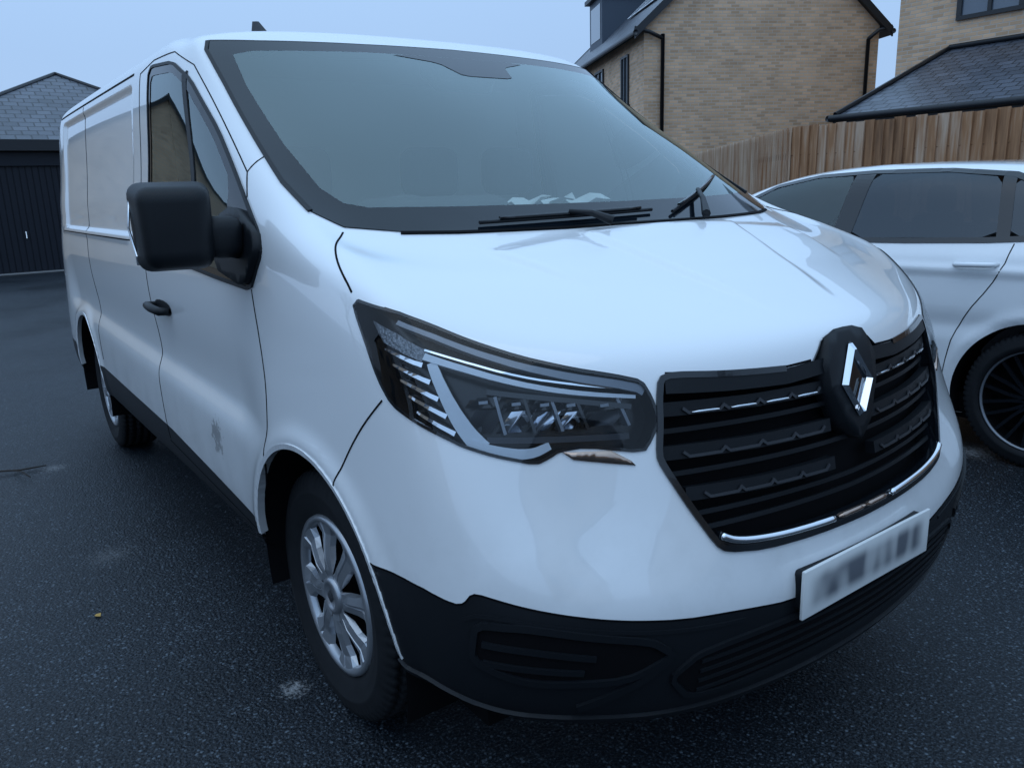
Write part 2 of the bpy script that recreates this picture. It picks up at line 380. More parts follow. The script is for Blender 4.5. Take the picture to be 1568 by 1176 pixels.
# windscreen
decal("windscreen_frit",WS,FRONT,M_frit,.003,.03,False,hole=FR)
decal("windscreen_glass",FR,FRONT,M_ws,.003,.035,False)
decal("sensor_frit",rnd([(-.30,1.822),(.26,1.822),(.13,1.795),(.10,1.745),(-.10,1.745),(-.14,1.795)],1,.12),FRONT,M_frit,.0042,.03,False)
strip("windscreen_seal",[tuple(q) for q in wh[2:8]],FRONT,M_seal,.012,.006)
strip("cowl_panel",[(0,1.284),(.3,1.283),(.58,1.285),(.70,1.289)],FRONT,M_gap,.010,.004)
strip("header_seal",[(0,1.864),(.338,1.859),(.66,1.86),(.79,1.864)],FRONT,M_seal,.008,.003)
# side windows
SWi=rnd([(-1.315,1.79),(-1.29,1.812),(-1.02,1.79),(-.87,1.733),(-.60,1.566),(-.42,1.43),(-.42,1.19),(-.5,1.185),(-.9,1.205),(-1.30,1.225)],1,.12)
decal("side_window_frame",SW,SIDE,M_frit,.003,.03,hole=SWi)
decal("side_window_glass",SWi,SIDE,M_sg,.001,.04)
strip("side_window_seal",[tuple(q) for q in SW]+[tuple(SW[0])],SIDE,M_seal,.010,.006)
strip("quarter_bar",[(-.885,1.77),(-.76,1.46),(-.70,1.2)],SIDE,M_seal,.035,.004)
# panel gaps
G5=.0045
strip("door_front_gap",rnd([(-.224,1.15),(-.165,.98),(-.14,.89),(-.15,.73),(-.19,.62)],2,.25,False),SIDE,M_gap,G5)
strip("pillar_gap",[(-.311,1.489),(-.33,1.45),(-.29,1.385)],SIDE,M_gap,G5)
strip("door_rear_gap",rnd([(-1.50,1.845),(-1.48,1.4),(-1.42,1.0),(-1.37,.6),(-1.34,.48)],2,.25,False),SIDE,M_gap,G5)
strip("door_top_gap",[(-1.50,1.845),(-1.3,1.866),(-1.03,1.855),(-.84,1.79),(-.6,1.63),(-.33,1.45)],SIDE,M_gap,.0035)
strip("door_bottom_gap",[(-1.35,.47),(-.3,.42)],SIDE,M_gap,G5)
strip("cargo_gap",rnd([(-2.78,1.85),(-2.75,1.4),(-2.68,.9),(-2.62,.6)],2,.25,False),SIDE,M_gap,G5)
strip("roof_channel",[(-1.62,1.858),(-3.6,1.858)],SIDE,M_gap,.009)
strip("slide_rail",[(-1.70,1.232),(-3.5,1.232)],SIDE,M_gap,.006,.0005)
strip("bumper_gap",rnd([(.474,.985),(.386,.905),(.312,.815),(.279,.755)],2,.25,False),SIDE,M_gap,.004)
strip("bonnet_side_gap",rnd([(.07,.812),(.13,.860),(.19,.889),(.255,.908),(.325,.9195)],2,.25,False),TOP,M_gap,.0045)
hd=[(q[0],q[1]+.002) for q in HL[1:15]]
strip("bonnet_front_gap",hd,COR,M_gap,.005)
strip("bumper_split",BLc[:-1],COR,M_gap,.004,.001)
strip("grille_top_gap",[(.128,1.006),(.21,1.003),(.36,1.011),(.49,1.022)],FRONT,M_gap,.005)
for nm,cx,r in (("front",.10,.415),("rear",-3.098,.405)):
    arc=[(cx+r*math.cos(t),.38+r*math.sin(t)) for t in np.linspace(math.radians(8),math.radians(172),50)]
    strip(nm+"_arch_lip",arc,SIDE,M_paint,.014,.003,depth=.02)
    VV=[];FF=[];n=40
    for i in range(n+1):
        t=math.radians(-15+210*i/n)
        for y in (.955,.88,.5): VV.append((cx+(r+.004)*math.cos(t),y,.38+(r+.004)*math.sin(t)))
    for i in range(n):
        for j in range(2): FF.append((3*i+j,3*i+j+1,3*i+4+j,3*i+3+j))
    VV.append((cx,.5,.2)); k=len(VV)-1
    for i in range(n): FF.append((3*i+2,3*i+5,k))
    VV,FF=mirrorVF(VV,FF); mkobj(nm+"_wheel_well",VV,FF,M_gap,van)
box("underbody",(-3.95,-.82,.27),(.62,.82,.40),M_gap,van)
# ------------- headlights
decal("lamp_bowl",HL,COR,M_hous,-.055,.03)
wall("lamp_rim",HL,COR,.003,-.057,M_hous)
topl=[(q[0],q[1]) for q in HL[2:15]]
strip("lamp_top_bevel",[(q[0],q[1]-.013) for q in topl],COR,M_bev,(.010,.017),.0,base=-.003,depth=.012)
strip("lamp_seal",[tuple(q) for q in HL]+[tuple(HL[0])],COR,M_gloss,.006,.003)
def cs(name,pts,m,w,base,depth=.008): strip(name,rnd(COR.to2(A(pts)),2,.25,False),COR,m,w,0,base=base,depth=depth)
cs("light_guide_top",[(545,886,1080),(608,846,1064),(702,764,1034),(760,672,1014),(815,572,998)],M_drl,(.014,.007),-.012)
cs("chrome_line_top",[(545,886,1092),(608,846,1077),(702,764,1048),(760,672,1030),(800,590,1016)],M_chr,.004,-.012)
cs("light_guide_side",[(566,884,1070),(600,880,1020),(652,868,955),(690,848,918)],M_drl,(.018,.036),-.014)
cs("light_guide_bottom",[(668,866,922),(712,830,912),(755,782,908),(771,748,922)],M_drl,(.030,.014),-.010)
for i in range(5):
    t=i/4
    a0=np.array([452,930,1086])*(1-t)+np.array([560,925,974])*t; b0=np.array([548,895,1064])*(1-t)+np.array([644,884,944])*t
    cs("lamp_slat_%d"%i,[a0,(a0+b0)/2,b0],M_chr,(.004,.010),-.016,.022)
dg=COR.to2(A([(395,928,1138),(470,905,1122),(555,882,1092),(545,895,1072),(440,930,1098)]))
M_dots=mat("lamp_grid",(.30,.32,.35),.25,.6,bump=(140,1,.01)); decal("indicator_grid",dg,COR,M_dots,-.02,.015)
ua=COR.to2(A([(640,855,1000)]))[0][0]; ub=COR.to2(A([(838,585,960)]))[0][0]
def bowl(name,a0,a1,z0,z1,slant,base,depth,m,tilt=0):
    VV=[];FF=[];nu_,nv_=14,10
    for i in range(nu_+1):
        for j in range(nv_+1):
            u_=-1+2*i/nu_; v_=-1+2*j/nv_
            h=COR.cast(a0+(a1-a0)*(u_+1)/2+slant*v_,z0+(z1-z0)*(v_+1)/2)
            VV.append(tuple(h[0]+h[1]*(base-depth*(1-abs(u_)**1.3)*(1-.6*v_)+tilt*u_)))
    for i in range(nu_):
        for j in range(nv_): k=i*(nv_+1)+j; FF.append((k,k+1,k+nv_+2,k+nv_+1))
    VV,FF=mirrorVF(VV,FF); mkobj(name,VV,FF,m,van)
spec=[(.02,.20,.024,.006),(.23,.37,.014,.012),(.40,.53,.018,-.010),(.56,.68,.012,.010),(.71,.93,.016,-.006)]
for i,(t0,t1,dp,tl) in enumerate(spec):
    a0=ua+(ub-ua)*t0; a1=ua+(ub-ua)*t1; tm=(t0+t1)/2; zt=1.008-.028*tm; zb=.935-.004*tm
    sl_=-.022
    bowl("lamp_reflector_%d"%i,a0,a1,zb+.004,zt-.022,sl_,-.026,dp,M_lens if i not in(0,4) else M_steel,tl)
    bowl("lamp_module_%d"%i,a0,a1,zt-.019,zt,sl_*.4,-.022,.006,M_gloss)
    strip("lamp_divider_%d"%i,[(a1+.006+sl_,zb),(a1+.006-sl_*.2,zt)],COR,M_gloss if i%2 else M_bev,.006,0,base=-.016,depth=.03)
    cl=(a0+a1)/2; strip("led_lens_%d"%i,[(cl-.012,zt-.010),(cl+.012,zt-.011)],COR,M_bev,.006,0,base=-.012,depth=.01)
cs("lamp_mid_shelf",[(680,830,1022),(760,700,1004),(832,588,980)],M_gloss,.010,-.014,.02)
cs("lamp_low_shelf",[(690,838,935),(770,735,932),(838,600,925)],M_steel,.012,-.018,.03)
decal("lamp_cover",HL,COR,M_hl,.003,.03)
decal("corner_reflection_tint",COR.to2(A([(784,732,909),(824,646,903),(848,614,880),(846,604,870),(796,715,893)])),COR,M_refltint,.003,.02,thick=.004)  # chrome lamp corner with the reflected brick painted on as brown
# ------------- grille
decal("grille_back",GR,FRONT,M_gap,-.055,.03,False)
wall("grille_surround",GR,FRONT,.004,-.056,M_gloss,False)
strip("grille_edge",rnd(half[3:],1,.2,False),FRONT,M_gloss,.013,.005)
strip("grille_top_band",[(.09,.990),(.21,.984),(.36,.990),(.497,.999)],FRONT,M_plas,.032,.003,depth=.03)
def yw(z): return np.interp(z,[.65,.684,.765,.85,.87,.93,1.02],[.40,.44,.488,.527,.532,.52,.505])
def rod(name,pts,r,m,base,n=8):
    P=[FRONT.cast(*q) for q in resample(pts,.02,False)]; P=[h[0]+h[1]*base for h in P]
    rr=[r*.4]+[r]*(len(P)-2)+[r*.4] if len(P)>2 else r
    tube(name,P,rr,m,van,n); tube(name,[(p.x,-p.y,p.z) for p in P],rr,m,van,n)
for i,z in enumerate([.950,.866,.782]):
    w_=yw(z)-.008
    strip("grille_bar_%d"%i,[(.08,z-.006),(.3,z-.003),(w_,z+.004)],FRONT,M_plas,.028,-.008,depth=.03)
    n=4
    for k in range(n):
        y0=.125+(w_-.15)*k/n; y1=y0+(w_-.15)/n*.62; zz=z-.006+.010*(y0/w_)
        strip("grille_dash_%d_%d"%(i,k),[(y0-.02,zz-.001),(y0-.008,zz-.010),(y1+.006,zz-.009),(y1+.018,zz+.001)],FRONT,M_steel,.006,-.003,depth=.006)
        if i==0 : rod("grille_chrome_%d_%d"%(i,k),[(y0-.004,zz-.0095),(y1+.002,zz-.0085)],.0036,M_dash,-.001)
for i,z in enumerate([.909,.825,.742,.712]):
    strip("grille_slat_%d"%i,[(0,z-.004),(yw(z)-.008,z+.002)],FRONT,M_plas,.010,-.020,depth=.025)
strip("grille_strip_base",rnd([(0,.657),(.18,.659),(.30,.664),(.40,.676),(.438,.697)],2,.25,False),FRONT,M_gloss,.020,.004,depth=.012)
rod("grille_chrome_strip",rnd([(.115,.661),(.18,.663),(.30,.668),(.40,.680),(.437,.698)],2,.25,False),.0085,M_chr,.006,12)
rod("grille_strip_centre",[(0.0,.661),(.05,.661),(.10,.661)],.0065,M_refltint,.006,12)
# badge
sur=np.array([(0,.815),(.045,.85),(.088,.935),(.096,.99),(.070,1.045),(.036,1.053),(0,1.054),(-.036,1.053),(-.070,1.045),(-.096,.99),(-.088,.935),(-.045,.85)])
decal("badge_surround",sur,FRONT,M_plas,.012,.02,False,thick=.05)
def badge(name,out,inn,x0,th,m,cz=.95):
    def P(y,z,d): return (x0-(z-cz)*.22+d,y,z)
    n=len(out);VV=[];FF=[]
    for (y,z) in out: VV.append(P(y,z,0))
    for (y,z),(yi,zi) in zip(out,inn): VV.append(P((y+yi)/2,(z+zi)/2,th))
    for (y,z) in inn: VV.append(P(y,z,0))
    for i in range(n):
        j=(i+1)%n
        for k in range(2): FF.append((k*n+i,k*n+j,(k+1)*n+j,(k+1)*n+i))
    return mkobj(name,VV,FF,m,van,smooth=False)
bx=FRONT.cast(0,.95)[0].x+.014
badge("badge_outer",[(.005,.868),(.055,.945),(.005,1.028),(-.010,1.028),(-.055,.945),(-.005,.868)],[(.003,.893),(.042,.946),(-.004,1.005),(-.007,1.004),(-.042,.946),(-.003,.893)],bx,.012,M_chr)
badge("badge_inner",[(-.018,.884),(.022,.942),(.019,.950),(-.024,.889)],[(-.020,.886),(.019,.942),(.017,.946),(-.022,.889)],bx+.004,.005,M_dash)
decal("badge_back",np.array([(0,.870),(.052,.945),(.004,1.026),(-.004,1.026),(-.052,.945)]),FRONT,M_gloss,.0135,.02,False)
# ------------- bumper detail
fog=rnd(COR.to2(A([(720,895,600),(812,832,600),(925,642,545),(945,590,500),(905,680,462),(800,845,480),(715,905,520)])),2,.15)
decal("fog_pocket",fog,COR,M_gap,.002,.02)
strip("fog_pocket_edge",[tuple(q) for q in fog]+[tuple(fog[0])],COR,M_plas,.014,.008,depth=.01)
cs2=lambda nm,pts,w,off: strip(nm,rnd(COR.to2(A(pts)),2,.25,False),COR,M_plas,w,off,depth=.012)
cs2("fog_fin_a",[(735,893,560),(812,838,552),(880,740,525)],.012,.007)
cs2("fog_fin_b",[(735,893,520),(805,845,512),(870,760,495)],.012,.007)
cs2("bumper_ridge",[(700,915,600),(740,893,622),(840,800,598),(910,690,570),(950,560,545),(975,420,528)],.008,.003)
cs2("corner_ridge",[(948,590,505),(925,640,460),(890,700,430),(850,760,405)],.018,.007)
LG=np.array([(-.50,.47),(-.56,.43),(-.50,.365),(.50,.365),(.56,.43),(.50,.47)])
decal("lower_intake",LG,FRONT,M_gap,.003,.03,False)
for i,z in enumerate([.378,.402,.426,.45]): strip("intake_slat_%d"%i,[(0,z),(.50,z)],FRONT,M_plas,.008,.006,depth=.012)
strip("intake_frame",rnd([(0,.474),(.50,.476),(.57,.43),(.51,.358),(0,.355)],2,.15,False),FRONT,M_plas,.012,.007,depth=.012)
cs2("front_lip",[(1000,0,325),(975,300,325),(930,560,342),(860,720,368),(740,880,395),(600,940,415),(500,955,425)],.014,.008)
# number plate (characters are blurred out in the photograph: soft grey smears)
M_np=mat("number_plate_white",(.72,.73,.72),.35)
nt=M_np.node_tree; b=nt.nodes["Principled BSDF"]; tc=nt.nodes.new("ShaderNodeTexCoord"); mp=nt.nodes.new("ShaderNodeMapping"); mp.inputs["Scale"].default_value=(1,19,6); mp.inputs["Location"].default_value=(0,2.3,.4)
n=nt.nodes.new("ShaderNodeTexNoise"); n.inputs["Scale"].default_value=1; n.inputs["Detail"].default_value=0
sx=nt.nodes.new("ShaderNodeSeparateXYZ"); nt.links.new(tc.outputs["Object"],mp.inputs[0]); nt.links.new(tc.outputs["Object"],sx.inputs[0]); nt.links.new(mp.outputs[0],n.inputs["Vector"])
ab=P_N("ShaderNodeMath"); ab.operation='ABSOLUTE'; nt.links.new(sx.outputs["Y"],ab.inputs[0]); az=P_N("ShaderNodeMath"); az.operation='ABSOLUTE'; nt.links.new(sx.outputs["Z"],az.inputs[0])
msk=P_mul(P_mul(P_mr(n.outputs["Fac"],.3,.65,.45,1),P_mr(ab.outputs[0],.25,.19,0,1)),P_mr(az.outputs[0],.052,.018,0,1))
mx=P_N("ShaderNodeMixRGB"); mx.inputs[1].default_value=(.72,.73,.72,1); mx.inputs[2].default_value=(.13,.14,.16,1); nt.links.new(msk,mx.inputs[0]); nt.links.new(mx.outputs[0],b.inputs["Base Color"])
pl=box("number_plate",(-.004,-.26,-.056),(.004,.26,.056),M_np,van,.002); pl.location=(.986,0,.534)
box("plate_plinth",(.93,-.25,.49),(.981,.25,.58),M_plas,van,.01)
# ------------- mirrors
def mirror(side_,fold):
    bm=bmesh.new(); bmesh.ops.create_cube(bm,size=1)
    for v in bm.verts:
        x,y,z=v.co.x*2,v.co.y*2,v.co.z*2
        v.co=Vector((x*.075,y*.103*(1.0 if z>0 else .93),z*.115))
        if x>0: v.co.y*=.80; v.co.z*=.82
    bmesh.ops.bevel(bm,geom=bm.edges[:],offset=.038,segments=6,affect='EDGES',profile=.55)
    me=bpy.data.meshes.new("mirror_shell"); bm.to_mesh(me); bm.free(); me.polygons.foreach_set("use_smooth",[True]*len(me.polygons)); me.materials.append(M_plas)
    o=bpy.data.objects.new("mirror_shell",me); o.parent=van; sc.collection.objects.link(o)
    if not fold:
        o.location=(-.27,side_*1.108,1.318); o.rotation_euler=(0,0,side_*math.radians(8))
        box("mirror_glass",(-.352,side_*1.11-.082,1.225),(-.346,side_*1.11+.082,1.41),M_chr,van,.002)
        tube("mirror_arm",[(-.28,side_*1.04,1.275),(-.27,side_*.985,1.265),(-.26,side_*.93,1.26)],[.035,.03,.04],M_plas,van,14)
        tube("mirror_trim",[(-.315,side_*1.195,1.25),(-.315,side_*1.206,1.32),(-.315,side_*1.196,1.385)],.003,M_dash,van,6)
        box("mirror_arm_joint",(-.32,side_*1.0-.05,1.235),(-.21,side_*1.0+.05,1.34),M_plas,van,.03)
    else:
        o.location=(-.45,side_*1.0,1.318); o.rotation_euler=(0,0,side_*math.radians(78))
        tube("mirror_arm",[(-.36,side_*1.0,1.27),(-.3,side_*.96,1.265),(-.26,side_*.93,1.26)],[.03,.03,.04],M_plas,van,14)
mirror(-1,False); mirror(1,True)
MF=rnd([(-.45,1.335),(-.33,1.362),(-.165,1.30),(-.14,1.25),(-.225,1.155),(-.48,1.19)],1,.15)
decal("mirror_foot",MF,SIDE,M_plas,.022,.02,thick=.022)
for s in (-1,1):
    tube("door_handle",[(-1.35,s*.955,1.005),(-1.33,s*.985,1.006),(-1.24,s*.99,1.004),(-1.15,s*.985,1.0),(-1.13,s*.955,.998)],[.012,.015,.016,.015,.012],M_plas,van,10)
decal("handle_cup",rnd([(-1.36,.975),(-1.36,1.03),(-1.12,1.03),(-1.12,.975)],2,.25),SIDE,M_seal,.001,.03)
# wipers
def onws(y,z,o=.012):
    h=FRONT.cast(y,z); return h[0]+h[1]*o
for nm,a0,a1,pv in (("driver",(-.52,1.296),(.02,1.306),(-.2,1.278)),("passenger",(.09,1.298),(.55,1.395),(.16,1.280))):
    P=[onws(a0[0]+(a1[0]-a0[0])*t,a0[1]+(a1[1]-a0[1])*t) for t in np.linspace(0,1,12)]
    tube("wiper_blade_"+nm,P,.005,M_seal,van,6); P2=[p+Vector((0.004,0,.008)) for p in P[1:-1]]; tube("wiper_spine_"+nm,P2,.005,M_gloss,van,6)
    q=onws(*pv,.02); m_=P[5]+Vector((.004,0,.012)); tube("wiper_arm_"+nm,[q,q.lerp(m_,.5)+Vector((.004,0,.008)),m_],[.013,.008,.007],M_seal,van,8)
# roof fin
fv=[(-1.48,-.445,1.93),(-1.26,-.445,1.93),(-1.26,-.395,1.93),(-1.48,-.395,1.93),(-1.47,-.424,2.06),(-1.42,-.424,2.052),(-1.42,-.416,2.052),(-1.47,-.416,2.06)]
mkobj("roof_antenna",fv,[(0,1,5,4),(1,2,6,5),(2,3,7,6),(3,0,4,7),(4,5,6,7)],M_plas,van,False)
# interior
box("dashboard",(-.20,-.68,.85),(.10,.68,1.25),M_int,van,.03)
box("dash_top",(-.28,-.76,1.0),(-.04,.76,1.285),M_int,van,.05)
box("instrument_hood",(-.32,-.62,1.2),(-.08,-.18,1.37),M_int,van,.05)
box("sensor_pod",(-.72,-.12,1.74),(-.58,.12,1.815),M_gloss,van,.02,rot=Matrix.Rotation(math.radians(30),3,'Y'))
for y in (-.45,.12,.52):
    box("seat_back",(-1.12,y-.23,.65),(-.98,y+.23,1.33),M_seat,van,.06); box("headrest",(-1.13,y-.13,1.36),(-1.03,y+.13,1.56),M_seat,van,.05)
box("bulkhead",(-1.40,-.80,.4),(-1.38,.80,1.84),M_bulk,van)
VV=[];FF=[];R_=.19;rr=.014
for i in range(48):
    for j in range(8):
        t=2*math.pi*i/48;p=2*math.pi*j/8; VV.append(((R_+rr*math.cos(p))*math.cos(t),(R_+rr*math.cos(p))*math.sin(t),rr*math.sin(p)))
for i in range(48):
    for j in range(8): FF.append((i*8+j,((i+1)%48)*8+j,((i+1)%48)*8+(j+1)%8,i*8+(j+1)%8))
sw=mkobj("steering_wheel",VV,FF,M_int,van); sw.location=(-.42,-.42,1.2); sw.rotation_euler=(0,math.radians(-60),0)
for k,(x,y,r_) in enumerate([(-.13,-.20,.3),(-.12,-.06,-.4),(-.15,.06,.9)]):
    VV=[(x+(i*.035)*math.cos(r_)-j*.03*math.sin(r_)*.6, y+(i*.035)*math.sin(r_)+j*.045, 1.335+.014*math.sin(i*2+j*1.5+k)+.010*j) for i in range(4) for j in range(3)]
    FF=[(i*3+j,i*3+j+1,i*3+j+4,i*3+j+3) for i in range(3) for j in range(2)]
    mkobj("dash_papers_%d"%k,VV,FF,M_paper,van)
# ------------- wheels
def revolve(name,prof,m,loc,parent,n=96,mod=None):
    VV=[];FF=[]
    for i in range(n):
        a_=2*math.pi*i/n
        for k,(r,y) in enumerate(prof):
            rr=r-(mod(i,k) if mod else 0); VV.append((loc[0]+rr*math.cos(a_),loc[1]+y,loc[2]+rr*math.sin(a_)))
    k=len(prof)
    for i in range(n):
        for j in range(k-1): FF.append((i*k+j,i*k+j+1,((i+1)%n)*k+j+1,((i+1)%n)*k+j))
    return mkobj(name,VV,FF,m,parent)
def wheel(parent,x,ys,R,rim,wd,style,nm):
    s=1 if ys>0 else -1; yf=abs(ys); c=(x,0,R)
    pr=[(rim-.02,yf-wd),(R-.02,yf-wd+.01),(R-.004,yf-wd+.025)]
    inner=yf-wd+.03; outer=yf-.03; g=4
    for i in range(g):
        a0=inner+(outer-inner)*i/g; a1=inner+(outer-inner)*(i+1)/g
        pr+= [(R,a0+.004),(R,a1-.007),(R-.010,a1-.006),(R-.010,a1+.003)]
    pr+= [(R-.001,outer+.006),(R-.008,yf-.012),(R-.03,yf-.001),(R-.055,yf+.003),(R-.060,yf+.005),(R-.064,yf+.003),(R-.085,yf),(rim+.008,yf-.012),(rim,yf-.018),(rim-.004,yf-.03)]
    pr=[(r,s*y) for r,y in pr]; L=len(pr)
    revolve("tyre_"+nm,pr,M_rub,c,parent,288,lambda i,k:(.009 if (i%4==0 and 3<=k<=L-9) else 0))
    if style=='cover':
        revolve("rim_ring_"+nm,[(rim+.003,s*(yf-.02)),(rim,s*(yf-.008)),(rim-.012,s*(yf-.006)),(rim-.022,s*(yf-.016)),(rim-.024,s*(yf-.03))],M_cover,c,parent)
        revolve("rim_barrel_"+nm,[(rim-.01,s*(yf-.02)),(rim-.02,s*(yf-.09)),(.0,s*(yf-.09))],M_gap,c,parent)
        ns=8; VV=[];FF=[]
        for k in range(ns):
            a0=2*math.pi*k/ns+.15; b0=len(VV)
            prof=[(.035,.385,-.014),(.07,.37,-.007),(.105,.26,-.009),(.14,.20,-.014),(.17,.21,-.019),(rim-.016,.29,-.013)]
            for (r,wa,dy) in prof:
                for q,dz in ((-1,-.014),(-.82,0),(-.12,.005),(0,-.003),(.12,.005),(.82,0),(1,-.014)):
                    if r<.08: dz=0 if abs(q)<1 else -.001
                    an=a0+q*wa+.25*(r-.07); VV.append((c[0]+r*math.cos(an),s*(yf+dy+dz),c[2]+r*math.sin(an)))
            for i in range(len(prof)-1):
                for j in range(6): FF.append((b0+i*7+j,b0+i*7+j+1,b0+i*7+7+j+1,b0+i*7+7+j))
        mkobj("wheel_cover_"+nm,VV,FF,M_cover,parent,False)
        revolve("hub_"+nm,[(.052,s*(yf-.02)),(.050,s*(yf-.004)),(.036,s*(yf+.001)),(.034,s*(yf-.004)),(0.0005,s*(yf-.003))],M_cover,c,parent,48)
        revolve("hub_badge_"+nm,[(.02,s*(yf-.002)),(.012,s*(yf+.001)),(.0005,s*(yf+.001))],M_steel,c,parent,4)
    else:
        revolve("rim_ring_"+nm,[(rim+.003,s*(yf-.02)),(rim,s*(yf-.008)),(rim-.006,s*(yf-.008)),(rim-.010,s*(yf-.03))],M_bev,c,parent)
        revolve("rim_barrel_"+nm,[(rim-.01,s*(yf-.02)),(rim-.02,s*(yf-.1)),(.0,s*(yf-.1))],M_gap,c,parent)
        VV=[];FF=[];ns=10
        for k in range(ns):
            for da in (-.09,.09):
                a0=2*math.pi*k/ns; b0=len(VV)
                for r,wa,an in ((.03,.010,a0+da*1.2),(.12,.007,a0+da*1.4),(rim-.01,.008,a0+da*2.0)):
                    for q,dz in ((-1,-.02),(-1,0),(1,0),(1,-.02)):
                        VV.append((c[0]+r*math.cos(an)-q*wa*math.sin(an),s*(yf-.02+dz),c[2]+r*math.sin(an)+q*wa*math.cos(an)))
                for i in range(2):
                    for j in range(3): FF.append((b0+i*4+j,b0+i*4+j+1,b0+i*4+5+j,b0+i*4+4+j))
        mkobj("alloy_spokes_"+nm,VV,FF,M_gloss,parent,False)
        revolve("hub_"+nm,[(.05,s*(yf-.04)),(.04,s*(yf-.015)),(.0005,s*(yf-.012))],M_gloss,c,parent,32)
for x,n_ in ((0.0,"front"),(-3.098,"rear")):
    for s in (-1,1): wheel(van,x,s*.903,.343,.218,.215,'cover',n_+("_r" if s<0 else "_l"))
# ------------------------------------------------------------------ parked white car
car=root("parked_car",(0,0,0)); CY=3.36
xs=[1.20,1.14,.98,.72,.35,-.1,-.6,-1.05,-1.45,-1.85,-2.15,-2.6,-3.05,-3.25,-3.33]
zr=[.62,.86,1.10,1.30,1.41,1.452,1.46,1.43,1.33,1.14,1.02,.96,.86,.72,.55]
wb=[.78,.84,.885,.91,.92,.92,.92,.92,.92,.92,.915,.90,.85,.76,.6]
belt=[.56,.74,.98,1.04,1.06,1.05,1.04,1.03,1.02,1.0,.97,.90,.80,.66,.5]
net=[]
wr=[.55,.58,.60,.63,.64,.65,.65,.64,.64,.66,.68,.68,.62,.55,.45]
for k in range(10):
    row=[]
    for i,x in enumerate(xs):
        W_=wb[i];z=zr[i];bz=min(belt[i],z-.02);w2=wr[i]
        pr=[(W_-.10,.20),(W_-.02,.24),(W_-.005,min(.45,bz*.6)),(W_,min(.70,bz*.78)),(W_-.015,bz-.10 if bz>.6 else bz*.85),(W_-.06,bz-.01),(w2*.45+(W_-.07)*.55,bz+(z-bz)*.5),(w2,bz+(z-bz)*.90),(w2*.6,bz+(z-bz)*.985),(0,z)]
        y,zz=pr[k]; row.append((x,-y,zz))
    net.append(row)
CN=fit(np.array(net),.8,2,False)
cg=evalB(CN,samples(len(xs),24),samples(10,16),False); cv,cu=cg.shape[:2]
xx,yy,zz=cg[...,0],cg[...,1],cg[...,2]
cg[...,1]+= .012*np.exp(-((zz-(.62+.04*(xx+1)))/.05)**2)*(yy<-.7) - .012*np.exp(-((zz-(.93+.01*xx))/.025)**2)*(yy<-.7) - .014*np.exp(-((np.hypot(xx-.40,zz-.33)-.40)/.03)**2)*(yy<-.7)
CV=cg.reshape(-1,3)+np.array([0,CY,0]); ci=np.arange(cv*cu).reshape(cv,cu)
a=ci[:-1,:-1].ravel();b=ci[:-1,1:].ravel();c=ci[1:,1:].ravel();d=ci[1:,:-1].ravel(); CF=np.stack([a,b,c,d],1)
CV2=CV.copy(); CV2[:,1]=2*CY-CV2[:,1]
CBV=BVHTree.FromPolygons(np.concatenate([CV,CV2]).tolist(),np.concatenate([CF,CF[:,::-1]+len(CV)]).tolist())
CS=Mode('side',CBV,-1)
w1=rnd([(-1.72,1.055),(-1.50,1.20),(-1.22,1.335),(-.95,1.385),(-.70,1.40),(-.74,1.06)],1,.12)
w2=rnd([(-.63,1.065),(-.59,1.40),(-.2,1.395),(.07,1.365),(.14,1.085)],1,.1)
w3=rnd([(.19,1.09),(.13,1.355),(.38,1.27),(.60,1.13)],1,.1)
fr=rnd([(-1.80,1.035),(-1.53,1.21),(-1.24,1.355),(-.95,1.405),(-.6,1.42),(-.2,1.415),(.12,1.385),(.42,1.28),(.68,1.11),(.1,1.06),(-.8,1.035)],1,.12)
cc=CV[CF].mean(1); P=np.stack([cc[:,0],cc[:,2]],1); CVd=CV.copy(); dead=np.zeros(len(CF),bool)
for poly,gd in ((fr,cc[:,1]<CY-.45),(circ(.40,.33,.375),cc[:,1]<CY-.6),(circ(-2.3,.33,.375),cc[:,1]<CY-.6)):
    ins=inpoly(P,poly)&gd; snap(CV,CVd,CF,ins,CS,poly,.05); dead|=ins
CF1=CF[~dead]; CVd2=CVd.copy(); CVd2[:,1]=2*CY-CVd2[:,1]
mkobj("car_body",np.concatenate([CVd,CVd2]),np.concatenate([CF1,CF1[:,::-1]+len(CV)]),M_carp,car)
def cmirror(o):
    me=o.data.copy()
    for v in me.vertices: v.co.y=2*CY-v.co.y
    o2=bpy.data.objects.new(o.name+"_far",me); o2.parent=car; sc.collection.objects.link(o2)
for nm,wp,mm in (("car_front_window",w1,M_sg),("car_rear_window",w2,M_tint),("car_quarter_window",w3,M_tint)):
    o=decal(nm,wp,CS,mm,.002,.04,False,car); cmirror(o)
for nm,ou in (("pillar_a",[(-1.80,1.03),(-1.52,1.205),(-1.23,1.345),(-.95,1.396),(-.6,1.41),(-.2,1.406),(.12,1.376),(.42,1.27),(.68,1.11)]),("belt_trim",[(-1.80,1.035),(-1.3,1.045),(-.8,1.05),(-.3,1.058),(.1,1.072),(.69,1.11)])):
    o=strip("car_"+nm,ou,CS,M_gloss,.036 if nm=="pillar_a" else .03,.004,False,parent=car); cmirror(o)
for nm,ou,ww in (("b_pillar",[(-.68,1.05),(-.645,1.41)],.115),("c_pillar",[(.165,1.07),(.10,1.385)],.06)):
    o=strip("car_"+nm,ou,CS,M_gloss,ww,.004,False,parent=car); cmirror(o)
for nm,ou in (("front_door_gap",[(-.70,1.03),(-.70,.5),(-.72,.3)]),("rear_door_gap",rnd([(.22,1.06),(.20,.92),(.02,.66),(-.02,.45),(-.02,.3)],2,.25,False)),("sill_gap",[(-1.8,.3),(-.02,.3)])):
    o=strip("car_"+nm,ou,CS,M_gap,.005,.001,False,parent=car); cmirror(o)
